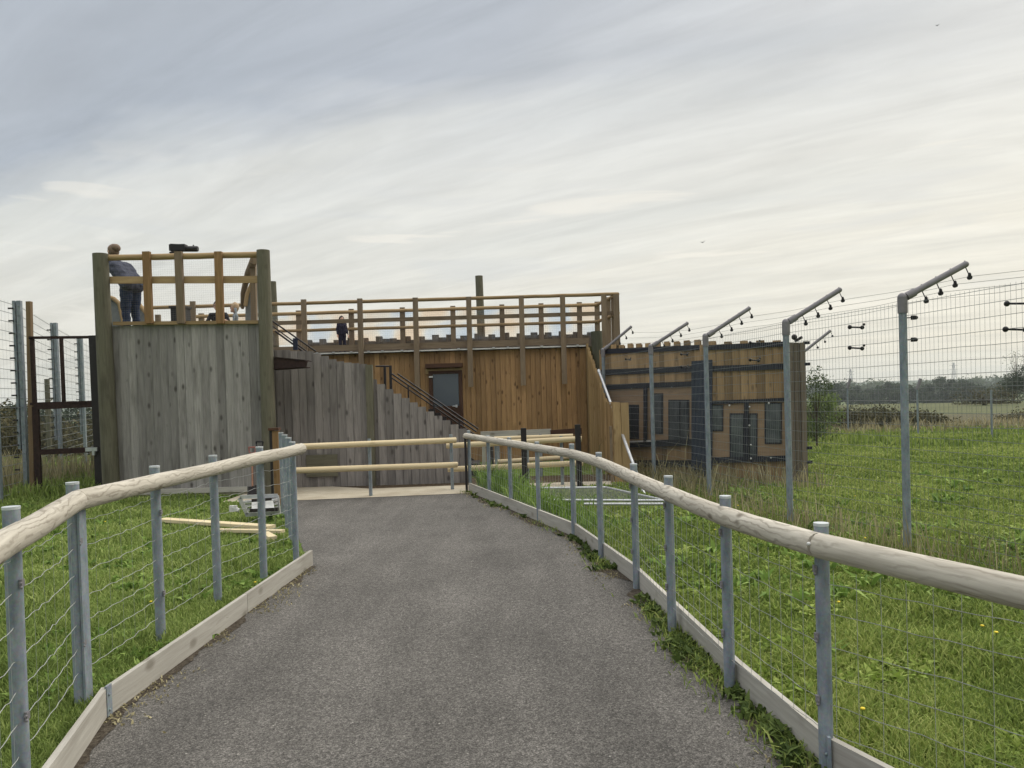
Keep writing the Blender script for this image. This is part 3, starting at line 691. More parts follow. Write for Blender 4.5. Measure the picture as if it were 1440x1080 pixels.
# ------------------------------------------------------------------ steel stairs
st = thing('steel_stairs', 'black steel stairs with double handrails behind the grey stair wall', 'stairs', (-1.5, 16, 0))
D = 16.0
r0, r1, r2, r3 = P(670, 607, D), P(550, 525, D), P(540, 515, D), P(528, 515, D)
def sr(a, b, r=.017): MB().tube([a, b], r, 8).build('handrail', MT['blackmetal'], st)
sr(r0, r1); sr(r0 + V((0, 0, -.085)), r1 + V((0, 0, -.085)), .014)
sr(r0 + V((0, .9, .02)), r1 + V((0, .9, .02))); 
sr(r3, P(548, 515, D)); MB().beam(P(549, 514, D), P(550, 560, D), .05, .05, (0, 1, 0)).build('newel', MT['blackmetal'], st)
MB().beam(P(541, 516, D + .3), P(542, 560, D + .3), .05, .05, (0, 1, 0)).build('newel', MT['blackmetal'], st)
lo, hi = r0 + V((0, 0, -.85)), r1 + V((0, 0, -.85))
for dy in (-.03, .93): MB().beam(lo + V((0, dy, -.0)), hi + V((0, dy, 0)), .03, .2).build('stringer', MT['blackmetal'], st)
for k in range(8):
    p = lo.lerp(hi, (k + .5) / 8); MB().box(p + V((0, .45, .10)), (.25, .9, .03)).build('tread', MT['blackmetal'], st)
# stepped brackets that show above the wall
m = MB()
for k in range(7):
    p = r0.lerp(r1, .12 + k * .066); m.box(p + V((-.02, .02, -.20)), (.14, .03, .10))
m.build('step_guard', MT['blackmetal'], st)
for k in (.2, .5, .8): p = r0.lerp(r1, k); MB().beam(p, p + V((0, 0, -.85)), .03, .03).build('baluster', MT['blackmetal'], st)
u0, u1 = P(444, 494, D), P(378, 448, D)
sr(u0, u1); sr(u0 + V((-.05, 0, -.10)), u1 + V((0, 0, -.10)), .014); sr(u0 + V((-.3, .4, -.02)), u1 + V((0, .4, -.22)), .02)
MB().box(P(415.5, 484, D), (.09, .05, .24)).build('newel', MT['bluetarp'], st)
MB().box(((u0.x + r2.x) / 2 - .1, D + .45, 1.25), (abs(u0.x - r2.x) + .3, .9, .06)).build('landing', MT['blackmetal'], st)
# ------------------------------------------------------------------ brown house with roof deck
D = 20.0
bh = thing('boarded_house', 'low brown boarded building with a railed roof deck', 'building', (-2, 20, 0))
wz = zat(640, 494, D)
xw0, xw1 = -9.5, P(824, 540, D).x
boards(m := MB(), (xw0, D, 0), (xw1 - .12, D, 0), 0, lambda s: wz, .128, .026, .0).build('board_wall', MT['brown_board'], bh)
boards(m := MB(), (xw1, D + .1, 0), (xw1, D + 4.2, 0), 0, lambda s: wz, .148, .026, .0).build('board_wall', MT['brown_board'], bh)
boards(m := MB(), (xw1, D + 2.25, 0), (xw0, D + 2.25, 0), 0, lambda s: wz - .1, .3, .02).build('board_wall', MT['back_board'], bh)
a, b = P(822, 640, D - .03), P(819, 490, D - .03); a.z = 0
MB().beam(a, b, .16, .12, (0, 1, 0)).build('corner_post', MT['orange_post'], bh)
xd1 = P(867, 440, D).x + .03
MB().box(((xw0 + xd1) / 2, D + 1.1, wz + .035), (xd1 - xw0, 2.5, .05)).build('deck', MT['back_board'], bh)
MB().box(((xw0 + xw1) / 2, D - .17, wz + .03), (xw1 - xw0, .03, .03)).build('deck_edge', MT['white'], bh)
gl_ = MB()
for k in range(26): gl_.box((xw0 + (xw1 - xw0) * (k + .5) / 26 + random.uniform(-.1, .1), D - .19, wz + .05), (.06, .03, .03))
gl_.build('edge_clip', MT['alu'], bh)
MB().beam((xw0, D - .10, wz + .16), (xw1 + .1, D - .10, wz + .16), .05, .15).build('kerb_beam', MT['rail_grey'], bh)
zr = zat(640, 421, D); zm = zat(640, 447.5, D)
m = MB(); pts_, rr = vary_log((xw0, D - .12, zr), (xd1, D - .12, zr), .045); m.tube(pts_, rr, 10).build('top_rail', MT['rail'], bh)
MB().beam((xw0, D - .10, zm), (xd1, D - .10, zm), .05, .10).build('mid_rail', MT['rail_grey'], bh)
for px, yb in ((271, 520), (349, 520), (427, 547), (506, 547), (584, 547), (659, 544), (733, 542), (791, 540), (849, 486), (866, 486)):
    a, b = P(px - 1, 0, D).x, 0
    top = P(px, 421 - (px - 640) * .0165, D - .2)
    bot = P(px + 3.2 * (yb - 420) / 125, yb, D - .2)
    MB().beam(top + V((0, 0, .06)), bot, .13, .06, (0, 1, 0)).build('upright', MT['rail_grey'], bh)
DF = 22.1; zrf = zr; xfr = P(840, 440, DF).x
m = MB(); pts_, rr = vary_log((xw0, DF, zrf), (xfr, DF, zrf), .05); m.tube(pts_, rr, 10).build('top_rail', MT['rail'], bh)
m = MB(); pts_, rr = vary_log((xw0, DF, zm), (xfr, DF, zm), .045); m.tube(pts_, rr, 10).build('mid_rail', MT['rail'], bh)
for k, px in enumerate((222, 283, 352, 420, 494, 566, 637, 706, 761, 815, 840)):
    p = P(px, 440, DF + .04); MB().beam((p.x - .015, p.y, 2.9), (p.x, p.y, zr + .09), .14, .08, (0, 1, 0)).build('upright', MT['rail_grey'], bh)
for zz_ in (zr, zm):
    MB().tube([(xd1, D - .1, zz_), (xfr, DF, zz_)], .045, 10).build('side_rail', MT['rail'], bh)
for s in (.02, .2, .42, .68):
    p = V((xd1, D, 0)).lerp(V((xfr, DF, 0)), s); MB().beam((p.x, p.y, 2.75), (p.x, p.y, zr + .05), .11, .07, (0, 1, 0)).build('upright', MT['rail_grey'], bh)
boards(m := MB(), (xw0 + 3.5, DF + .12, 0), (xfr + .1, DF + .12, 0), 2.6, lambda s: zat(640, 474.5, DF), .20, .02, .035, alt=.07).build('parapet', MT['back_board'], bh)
MB().box(((xw0 + xfr) / 2, DF + .10, (3.3 + zr) / 2), (xfr - xw0, .006, zr - 3.3)).build('moire_sheet', MT['tint'], bh)  # added see-through sheet; its tint stands in for moire of the mesh
wm_ = MB(); a, b = V((xw0 + 2, DF - .06, 0)), V((xfr, DF - .06, 0)); uprights(wm_, a, b, .06, 3.0, zr, .0012); wires(wm_, a, b, [3.05 + .06 * i for i in range(19)], .0012, 0, 4)
wm_.build('wire_mesh', MT['wire_dark'], bh)
for px, ty, w_ in ((673.5, 388, .115), (383, 396, .11)):
    p = P(px, ty, 22.45); MB().tube([(p.x + .05, 22.45, 0), (p.x + .02, 22.45, 3), p], [w_, w_, w_ * .95], 14).build('tall_pole', MT['pole'], bh)
# door
dr = MB()
a0_, a1_ = P(603, 526, D - .04), P(650, 526, D - .04); dz = a0_.z
dr.box((a0_.x + .045, D - .05, dz / 2), (.09, .08, dz)); dr.box((a1_.x - .045, D - .05, dz / 2), (.09, .08, dz)); dr.box(((a0_.x + a1_.x) / 2, D - .05, dz + .035), (a1_.x - a0_.x, .08, .07))
dr.box(((a0_.x + a1_.x) / 2, D - .04, .72), (a1_.x - a0_.x - .18, .05, 1.44)); dr.box(((a0_.x + a1_.x) / 2, D - .07, .95), (a1_.x - a0_.x - .3, .03, .05)); dr.box(((a0_.x + a1_.x) / 2, D - .07, 1.2), (a1_.x - a0_.x - .3, .03, .05))
do_ = dr.build('door', MT['sleeper'], bh)
MB().box(((a0_.x + a1_.x) / 2, D - .045, (1.44 + dz) / 2), (a1_.x - a0_.x - .20, .03, dz - 1.46)).build('door_glass', MT['doorglass'], do_)
hp = P(642, 571, D - .12); MB().box(hp, (.05, .05, .07)).tube([hp, hp + V((-.1, -.02, 0))], .012, 6).build('handle', MT['alu'], do_)
MB().box(P(606, 530, D - .1), (.10, .03, .04)).build('closer', MT['white'], do_)
c_ = P(624.5, 514, D - .12); MB().box(c_, (.93, .22, .10)).build('door_canopy', MT['sleeper'], bh)
c_ = P(624.5, 522, D - .06); MB().box(c_, (.95, .03, .12)).build('door_head_board', MT['side_board'], bh)
# ------------------------------------------------------------------ stepped side fence
sf = thing('side_fence', 'pale brown board fence stepping down from the brown building', 'fence', (1.92, 17, 0))
xs = 1.95
def zt_s(s):
    d = 20.0 - 5.75 * s
    return 2.92 - (20.0 - d) / 3.7 * 1.42 if d > 16.3 else 1.47
def stepz(s): d = 5.75 * s; q = math.floor(d / .30) * .30; return zt_s(q / 5.75)
mb = MB(); n = 39
for i in range(n):       # boards facing the path
    y0, y1 = 19.98 - 5.75 * i / n, 19.98 - 5.75 * (i + 1) / n - .012; z = stepz((i + .5) / n)
    mb.hexa([(xs, y0, 0), (xs - .03, y1, 0), (xs + .02, y1, 0), (xs + .02, y0, 0), (xs, y0, z), (xs - .03, y1, z), (xs + .02, y1, z), (xs + .02, y0, z)][0:8], None, 2)
mb.hexa([(1.84, 20.0, 0), (2.03, 20.0, 0), (2.03, 20.03, 0), (1.84, 20.03, 0), (1.84, 20.0, 2.9), (2.03, 20.0, 2.9), (2.03, 20.03, 2.9), (1.84, 20.03, 2.9)], .3, 2)
for k in range(12):
    y0, y1 = 20.05 - 5.8 * k / 12, 20.05 - 5.8 * (k + 1) / 12; z = stepz((k + 1) / 12) - .03
    mb.hexa([(xs + .022, y0, 0), (xs + .022, y1, 0), (xs + .05, y1, 0), (xs + .05, y0, 0), (xs + .022, y0, z), (xs + .022, y1, z), (xs + .05, y1, z), (xs + .05, y0, z)], .3, 2)
mb.build('board_wall', MT['side_board'], sf)
mb = MB()
x_ = xs
boards(m := MB(), (xs - .12, 14.2, 0), (xs + .17, 14.2, 0), 0, lambda s: 1.46, .145, .026, .004).build('end_boards', MT['side_board'], sf)
MB().box((xs - .17, 14.16, .52), (.05, .05, 1.04)).build('post', MT['rail_grey'], sf)
p = P(838.5, 466, 19.3)
solo('round_pole', MB().tube([(p.x + .08, 19.3, 0), (p.x + .05, 19.3, 1.5), (p.x, 19.3, p.z)], [.15, .145, .135], 14), MT['darkpole'], 'thick dark green wooden pole standing at the right corner of the brown building', 'pole')
# ------------------------------------------------------------------ board enclosure on the right
en = thing('board_enclosure', 'board enclosure wall with dark strips and window openings behind the wire fence', 'building', (3.6, 14.5, 0))
A1, B1 = P(846, 556, 17.3), P(987, 552, 14.6)
A2, B2 = P(987, 552, 14.2), P(1112, 549, 13.5)
for q in (A1, B1, A2, B2): q.z = 0
boards(m := MB(), A1, B1, 0, lambda s: 2.60 - .11 * s, .145, .03, .01, alt=.10).build('board_wall', MT['encl_board'], en)
boards(m := MB(), A2, B2, 0, lambda s: 2.47 - .05 * s, .145, .03, .02, alt=.05).build('board_wall', MT['encl_board'], en)
def strip(name, mat, A_, B_, pts, off, th=.03):
    """polygon on the wall plane given by pixels, set proud of it"""
    d = (B_ - A_).normalized(); nrm = V((d.y, -d.x, 0)); o = nrm * off
    q = [PL(x, y, A_, B_) + o for x, y in pts]
    m_ = MB(); m_.hexa([q[0], q[1], q[1] - nrm * th, q[0] - nrm * th, q[3], q[2], q[2] - nrm * th, q[3] - nrm * th], None, 0)
    return m_.build(name, mat, en)
def hs(A_, B_, x0, x1, ya, yb, th, off=.055, mat='strap', name='strip'):
    return strip(name, MT[mat], A_, B_, [(x0, ya + th), (x1, yb + th), (x1, yb), (x0, ya)], off)
hs(A1, B1, 847, 985, 491, 485, 7); hs(A1, B1, 848, 985, 520, 514, 8); hs(A1, B1, 850, 978, 541, 536, 7, .075)
hs(A1, B1, 858, 978, 547, 543, 75, .045, 'ply', 'plywood_sheet'); hs(A1, B1, 856, 978, 621, 617, 9, .08); hs(A1, B1, 862, 978, 647, 647, 10)
hs(A1, B1, 868, 926, 620.5, 618.5, 2.2, .10, 'white', 'ledge')
hs(A2, B2, 990, 1110, 486, 480, 7); hs(A2, B2, 990, 1110, 515, 511, 8); hs(A2, B2, 990, 1110, 564, 559, 5, .075)
hs(A2, B2, 998, 1108, 570, 566, 76, .045, 'ply', 'plywood_sheet'); hs(A2, B2, 996, 1110, 643, 640, 8, .08)
hs(A2, B2, 974, 1003, 508, 506, 165, .09, 'bluetarp', 'dark_sheet')
for (A_, B_, x0, x1, y0, y1, dark) in ((A1, B1, 878, 890, 571, 615, 0), (A1, B1, 892, 899, 571, 615, 1), (A1, B1, 920, 933, 555, 608, 0), (A1, B1, 945, 959, 564, 618, 0), (A1, B1, 961, 970, 564, 618, 0),
                                      (A2, B2, 1001, 1016, 571, 604, 0), (A2, B2, 1029, 1046, 583, 642, 0), (A2, B2, 1056, 1064, 583, 642, 0), (A2, B2, 1078, 1098, 568, 622, 0)):
    wf = hs(A_, B_, x0 - 2, x1 + 2, y0 - 2, y0 - 2, y1 - y0 + 4, .06, 'strap', 'window')
    f = hs(A_, B_, x0, x1, y0, y0, y1 - y0, .066, 'strap' if dark else 'glass', 'pane'); f.parent = wf; OFF[f.name] = OFF[en.name]
hs(A2, B2, 1048, 1054, 566, 566, 80, .10, 'strap', 'batten'); hs(A1, B1, 910, 914, 542, 542, 80, .10, 'strap', 'batten')
bo = MB()
for (A_, B_, x, y) in ((A1, B1, 887, 546), (A1, B1, 943, 544), (A1, B1, 972, 543), (A1, B1, 890, 624), (A2, B2, 1023, 570), (A2, B2, 1051, 572), (A2, B2, 1051, 598), (A2, B2, 1053, 625), (A2, B2, 1078, 567), (A2, B2, 1053, 644), (A2, B2, 1081, 643)):
    q = PL(x, y, A_, B_); bo.sphere(q + V((0, -.12, 0)), .017, 8, 6)
bo.build('bolt_heads', MT['white'], en)
c_ = P(1121, 580, 13.5); zc = zat(1121, 482, 13.4)
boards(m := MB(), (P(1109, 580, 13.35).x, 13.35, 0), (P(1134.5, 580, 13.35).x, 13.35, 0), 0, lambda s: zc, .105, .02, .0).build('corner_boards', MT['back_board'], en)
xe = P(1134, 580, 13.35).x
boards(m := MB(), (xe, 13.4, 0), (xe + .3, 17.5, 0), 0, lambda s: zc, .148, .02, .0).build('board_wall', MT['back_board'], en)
for py in (482, 512, 630, 650): MB().box((xe + .03, 13.36, zat(1134, py, 13.35)), (.10, .05, .05)).build('strip_end', MT['strap'], en)
MB().beam(P(1118, 480, 13.3), P(1128, 474, 13.2), .03, .04).sphere(P(1117, 474, 13.3), .05).build('bracket', MT['blackmetal'], en)
# ------------------------------------------------------------------ log barriers
def barrier(label, rails, posts, r=.05, gpost_=True):
    g_ = thing('log_barrier', label, 'barrier', V((P(*posts[0][:3]).x, posts[0][2], 0)), 'new log barriers in front of the buildings')
    for (x0, y0, d0, x1, y1, d1) in rails:
        MB().tube([P(x0, y0, d0), P((x0 + x1) / 2, (y0 + y1) / 2, (d0 + d1) / 2), P(x1, y1, d1)], r, 14).build('rail', MT['newlog'], g_)
    for px, py, d in posts:
        q = P(px, py, d); MB().tube([(q.x, q.y, 0), q], .03, 10).build('post', MT['galv'], g_)
barrier('two pale new log rails across the path end before the grey stair wall', [(390, 629.5, 12.6, 641, 619, 13.8), (390, 662.5, 12.5, 643, 653.5, 13.7)], [(519, 617, 13.3), (634, 611, 13.9)])
barrier('pale new log rails behind the far end of the right handrail', [(628, 627, 14.1, 818, 617, 14.0), (630, 660, 14.1, 820, 651, 14.0)], [(697, 618, 14.2), (741, 618, 14.15), (789, 613, 14.1)])
barrier('farthest pale new log rails in front of the brown wall', [(695, 617, 15.8, 806, 613, 15.6), (690, 650, 15.8, 812, 642, 15.6)], [(700, 614, 15.9), (760, 610, 15.8)], .045)
for lab, x0, x1, y0, y1, d in (('black square post left of the galvanised handrail posts', 736, 738.5, 602, 677, 13.3), ('black square post beside the end of the stepped brown fence', 812, 815, 597, 671, 13.6), ('short black post behind the weeds near the path end', 690, 692, 628, 652, 15.2)):
    a, b = P(x0, y0, d), P(x1, y1, d); a2 = V((b.x, b.y, 0)); solo('square_post', MB().beam(a2, a, .095, .095, (0, 1, 0)), MT['blackmetal'], lab, 'post')
wz_ = MB(); wz_.beam(P(676, 612, 17.5), P(775, 608, 17.5), .05, .16); wz_.beam(P(680, 604 + 4, 17.6), P(681, 690, 17.6), .08, .08)
solo('timber_rail', wz_, MT['kick'], 'long weathered plank rail along the foot of the brown wall', 'rail')
solo('timber_rail', MB().beam(P(774, 609, 17.3), P(818, 606, 17.3), .06, .13).beam(P(790, 611, 17.3), P(791, 670, 17.3), .07, .07), MT['sleeper'], 'short dark red plank rail left of the stepped brown fence', 'rail')
# ------------------------------------------------------------------ clutter left of the path
p = P(386, 606, 12.2); g_ = V((X(388, 12.2), 12.2, 0))
tp_ = thing('timber_post', 'dark brown timber post with a small cap beside the tower', 'post', g_)
MB().box((p.x + .02, 12.2, p.z / 2), (.09, .09, p.z)).build('post_core', MT['orange_post'], tp_); MB().box((p.x - .05, 12.22, p.z / 2 + .02), (.05, .10, p.z + .04)).build('side_plate', MT['blackmetal'], tp_)
MB().box((p.x, 12.2, p.z + .03), (.16, .13, .04)).build('post_cap', MT['sleeper'], tp_)
def shovel(label, px, top, bot, d, mat):
    s = thing('shovel', label, 'shovel', V((P(px, bot, d).x, d, 0)), 'shovels leaning on the tower wall')
    a, b = P(px, top, d + .12), P(px + .5, bot, d - .25)
    a2 = a.lerp(b, .16)
    MB().tube([a2, b], .016, 8).build('shaft', MT['brownwood'], s)
    h = MB(); x, z = a.x, a.z
    h.tube([(x - .06, a.y, z), (x + .06, a.y, z)], .016, 6); h.tube([(x - .06, a.y, z), (x - .05, a.y, z - .09), a2], .012, 6); h.tube([(x + .06, a.y, z), (x + .05, a.y, z - .09), a2], .012, 6)
    h.build('handle', MT[mat], s)
    bl = MB(); bl.hexa([(b.x - .09, b.y, b.z - .0), (b.x + .09, b.y, b.z), (b.x + .09, b.y + .02, b.z), (b.x - .09, b.y + .02, b.z), (b.x - .08, b.y - .05, max(b.z - .26, 0)), (b.x + .08, b.y - .05, max(b.z - .26, 0)), (b.x + .08, b.y - .03, max(b.z - .26, 0)), (b.x - .08, b.y - .03, max(b.z - .26, 0))])
    bl.build('blade', MT['blackmetal'], s)
shovel('shovel with pinkish red grip leaning on the tower wall', 354.5, 629, 684, 13.7, 'rubber_red')
shovel('shovel with black grip leaning on the tower wall', 365, 621, 682, 13.7, 'black')
# folded aluminium steps
sc = thing('step_ladder', 'small aluminium step stool lying tipped on the grass near the tower', 'ladder', G(368, 728))
m = MB(); d0 = 10.9
def PP(x, y, dd=0): return P(x, y, d0 + dd)
for a, b in (((337, 700), (348, 724)), ((338, 699), (390, 697)), ((390, 697), (393, 722)), ((346, 724), (392, 721))): m.beam(PP(*a), PP(*b), .035, .05)
m.build('frame', MT['alu'], sc)
for k, (y0, x0) in enumerate(((703, 343), (708, 345), (714, 347))): MB().beam(PP(x0, y0 + 3, -.1), PP(389, y0, -.1), .12, .03).build('tread', MT['alu'], sc)
m = MB(); m.hexa([PP(354, 716, -.3), PP(386, 715, -.3), PP(386, 715, -.2), PP(354, 716, -.2), PP(354, 706, -.2), PP(384, 704, -.2), PP(384, 704, -.1), PP(354, 706, -.1)]); m.build('top_plate', MT['white'], sc)
m = MB(); m.beam(PP(352, 718, -.3), PP(391, 716, -.3), .06, .045); m.beam(PP(354, 704, -.25), PP(382, 702, -.25), .02, .04); m.build('black_bar', MT['blackmetal'], sc)
m = MB(); m.tube([PP(326, 713), PP(336, 718)], .03, 8); m.box(PP(328, 715), (.10, .05, .08)); m.build('foot', MT['white'], sc)
def plank(label, x0, y0, x1, y1, w, h, zo=.0):
    a, b = G(x0, y0), G(x1, y1); solo('timber_plank', MB().beam(a + V((0, 0, .05 + zo)), b + V((0, 0, .05 + zo)), w, h), MT['plank'], label, 'plank', None, 'loose planks on the lawn')
plank('longest pale plank lying on the lawn below the tower', 228, 738, 382, 749, .15, .04, .02)
plank('pale plank lying half under the longest one on the lawn', 300, 751, 398, 753, .10, .035)
plank('short plank end standing out near the fence post on the lawn', 372, 757, 384, 764, .10, .06)
# galvanised frame lying on the grass on the right
gp = thing('metal_frame', 'galvanised mesh panel lying flat on the grass behind the right handrail', 'panel', G(850, 715))
c4 = [G(752, 695), G(852, 694), G(936, 714), G(775, 713)]; z_ = V((0, 0, .10))
m = MB()
for i in range(4): m.tube([c4[i] + z_, c4[(i + 1) % 4] + z_], .02, 8)
m.tube([G(820, 719) + z_, G(934, 719) + z_], .02, 8); m.build('frame', MT['alu'], gp)
m = MB()
for k in range(1, 30): s = k / 30; m.tube([c4[0].lerp(c4[1], s) + z_, c4[3].lerp(c4[2], s) + z_], .002, 3, False)
for k in range(1, 12): s = k / 12; m.tube([c4[0].lerp(c4[3], s) + z_, c4[1].lerp(c4[2], s) + z_], .002, 3, False)
m.build('wire_mesh', MT['wire'], gp)
# ------------------------------------------------------------------ people
def figure(label, J, mats, loc, vox=.011, hair=None, hairmat=None, scale=1.0, face=(0, -1, 0)):
    """J: joints in world space; bones -> tapered capsules -> one voxel-remeshed skin"""
    root = thing('person', label, 'person', loc)
    mb = MB(); segs = []
    def cap(a, b, r0, r1, m_):
        a, b = V(a), V(b); segs.append((a, b, m_, (r0 + r1) / 2))
        mb.sphere(a, r0, 10, 8); mb.sphere(b, r1, 10, 8); mb.tube([a, b], [r0, r1], 10)
    s = scale; T_, Lg, Sk, Sh = mats
    pel, che, nek, hed = J['pelvis'], J['chest'], J['neck'], J['head']
    lat = (J['shR'] - J['shL']).normalized(); 
    for k in (-1, 0, 1):
        cap(pel + lat * (.075 * s * k), che + lat * (.09 * s * k), .105 * s, .105 * s, T_)
    cap(che, nek, .10 * s, .06 * s, T_); cap(J['shL'], J['shR'], .062 * s, .062 * s, T_)
    cap(nek, hed, .05 * s, .05 * s, Sk)
    f = V(face).normalized(); hs_ = J.get('hs', s)
    segs.append((hed, hed + V((0, 0, .06 * hs_)), Sk, .09 * hs_))
    mb.sphere(hed + V((0, 0, .05 * hs_)), (.082 * hs_, .095 * hs_, .12 * hs_), 16, 12)
    sd_ = f.cross(V((0, 0, 1))).normalized(); hc = hed + V((0, 0, .05 * hs_))
    mb.sphere(hc + f * .095 * hs_ + V((0, 0, -.01 * hs_)), .018 * hs_, 8, 6)                       # nose
    mb.sphere(hc + f * .06 * hs_ + V((0, 0, -.07 * hs_)), .042 * hs_, 8, 6)                        # chin
    for k in (-1, 1): mb.sphere(hc + sd_ * (.086 * hs_ * k) + V((0, 0, -.01)), (.02 * hs_, .02 * hs_, .034 * hs_), 8, 6)
    for q in 'LR':
        cap(J['sh' + q], J['el' + q], .056 * s, .045 * s, T_); cap(J['el' + q], J['wr' + q], .043 * s, .03 * s, J.get('sleeve', T_))
        d = (J['wr' + q] - J['el' + q]).normalized(); pm = J['wr' + q] + d * .055 * s; cap(J['wr' + q], pm, .028 * s, .036 * s, Sk)
        n_ = d.cross(V((.3, .2, 1))).normalized()
        for k, ln in enumerate((.060, .072, .068, .052)):
            b0 = pm + n_ * (.021 * s * (k - 1.5)) + d * .02 * s; cap(b0, b0 + d * ln * .6 * s, .011 * s, .010 * s, Sk); cap(b0 + d * ln * .6 * s, b0 + d * ln * s + V((0, 0, -.015 * s)), .010 * s, .009 * s, Sk)
        cap(J['wr' + q] + n_ * .03 * s + d * .015 * s, J['wr' + q] + n_ * .062 * s + d * .055 * s, .013 * s, .011 * s, Sk)
        cap(J['hp' + q], J['kn' + q], .092 * s, .062 * s, Lg); cap(J['kn' + q], J['an' + q], .06 * s, .042 * s, Lg)
        cap(J['an' + q] + V((0, 0, -.03 * s)), J['an' + q] + V((0, 0, -.045 * s)) + J['toe'] * .17 * s, .042 * s, .036 * s, Sh)
    tmp = mb.build('tmp', MT['skin']); md = tmp.modifiers.new('r', 'REMESH'); md.mode = 'VOXEL'; md.voxel_size = vox; md.use_smooth_shade = True
    sm_ = tmp.modifiers.new('s', 'SMOOTH'); sm_.factor = .5; sm_.iterations = 2
    dg = bpy.context.evaluated_depsgraph_get(); me = bpy.data.meshes.new_from_object(tmp.evaluated_get(dg)); bpy.data.objects.remove(tmp)
    off = V(loc); me.materials.clear(); mk = []
    for m_ in (T_, Lg, Sk, Sh): me.materials.append(MT[m_]); mk.append(m_)
    for p_ in me.polygons:
        c = p_.center; best = None
        for a, b, m_, r_ in segs:
            ab = b - a; t_ = max(0, min(1, (c - a).dot(ab) / max(ab.length_squared, 1e-9))); dd = (c - a - ab * t_).length - r_
            if best is None or dd < best[0]: best = (dd, m_)
        p_.material_index = mk.index(best[1])
    nr_ = [v_.normal.copy() for v_ in me.vertices]
    for v_, vn_ in zip(me.vertices, nr_):
        c = v_.co.copy(); v_.co = c + vn_ * (.012 * s * noise.noise(c * 9 + V((0, 0, c.z * 6))) if c.z < nek.z - .02 else 0)
    me.transform(Matrix.Translation(-off)); me.name = 'body'
    o = bpy.data.objects.new('body', me); col.objects.link(o); o.parent = root; OFF[o.name] = off
    ey = MB()
    for k in (-1, 1): ey.sphere(hc + f * .088 * hs_ + sd_ * (.032 * hs_ * k) + V((0, 0, .012 * hs_)), .010 * hs_, 6, 5)
    ey.build('eyes', MT['black'], root)
    if hairmat:
        h = MB(); hc2 = hc - f * .014 * hs_ + V((0, 0, .018 * hs_)); h.sphere(hc2, (.092 * hs_, .102 * hs_, .115 * hs_), 16, 12)
        # cut the face side away
        keep = [i for i, fc in enumerate(h.f) if (sum((h.v[k] for k in fc), V((0, 0, 0))) / 4 - hc).dot(f) < .045 * hs_ + .4 * (sum((h.v[k] for k in fc), V((0, 0, 0))) / 4 - hc).z]
        h.f = [h.f[i] for i in keep]; h.uv = [(0, 0)] * (4 * len(keep)); h.r = [.5] * len(keep); h.sm = [True] * len(keep)
        h.v = [p + (p - hc2) * random.uniform(-.05, .10) for p in h.v]
        if hs_ > 1: h.sphere(hc2 - f * .06 * hs_ + V((0, 0, .04 * hs_)), (.085 * hs_, .085 * hs_, .075 * hs_), 10, 8)
        h.build('hair', MT[hairmat], root)
    return root
def std(loc, H, face, lean=0.0, armL=None, armR=None):
    s = H / 1.7; L0 = V(loc); f = V(face).normalized(); l_ = V((f.y, -f.x, 0)) ; r = l_
    def q(x, y, z): return L0 + r * (x * s) + f * (y * s) + V((0, 0, z * s))
    J = dict(pelvis=q(0, 0, .95), chest=q(0, lean * .6, 1.27), neck=q(0, lean, 1.42), head=q(0, lean * 1.15 + .02, 1.54), shL=q(-.17, lean * .85, 1.36), shR=q(.17, lean * .85, 1.36),
             hpL=q(-.09, 0, .88), hpR=q(.09, 0, .88), knL=q(-.1, .02, .47), knR=q(.1, .02, .47), anL=q(-.11, -.02, .075), anR=q(.11, -.02, .075), toe=f)
    for k, sg in (('L', -1), ('R', 1)):
        a = armL if k == 'L' else armR
        if a is None: a = ((sg * .24, .0 + lean * .5, 1.10), (sg * .25, .10 + lean * .5, .87))
        J['el' + k] = q(*a[0]); J['wr' + k] = q(*a[1])
    return J, s
# adult leaning on the tower rail, seen from behind
pz = 2.99
xa = P(184, 420, 14.95).x
J, s = std((xa, 14.95, pz), 1.74, (-.9, .42, 0), .36, ((-.26, .50, 1.28), (-.14, .66, 1.46)), ((.28, .46, 1.26), (.10, .64, 1.44)))
J['pelvis'] -= V((-.9, .42, 0)) * .06; J['toe'] = V((-.9, .42, 0)).normalized(); J['sleeve'] = 'sweater'; J['hs'] = 1.08; J['head'] += V((-.0, 0, .03))
o = figure('adult in a fluffy blue grey sweater and dark jeans leaning on the tower rail', J, ('sweater', 'jeans', 'skin', 'black'), (xa, 14.95, pz), .012, True, 'hair_red', s * 1.32, face=(-.9, .42, 0))
# crouching person in black T-shirt
xa = P(308, 440, 17.0).x; L0 = V((xa, 17.0, pz))
def qq(x, y, z): return L0 + V((x, y, z))
J = dict(pelvis=qq(0, .10, .22), chest=qq(0, -.02, .52), neck=qq(0, -.06, .66), head=qq(0, -.08, .74), shL=qq(-.16, -.04, .60), shR=qq(.16, -.04, .60), elL=qq(-.25, -.10, .42), wrL=qq(-.19, -.22, .42), elR=qq(.25, -.10, .42), wrR=qq(.20, -.25, .46),
         hpL=qq(-.09, .08, .20), hpR=qq(.09, .08, .20), knL=qq(-.16, -.28, .30), knR=qq(.16, -.28, .30), anL=qq(-.14, -.05, .07), anR=qq(.14, -.05, .07), toe=V((0, -1, 0)), hs=.9, sleeve='skin')
figure('crouching person in a black T-shirt behind the middle of the tower railing', J, ('tshirt', 'navy', 'skin', 'black'), tuple(L0), .009, True, 'hair_dark', .82)
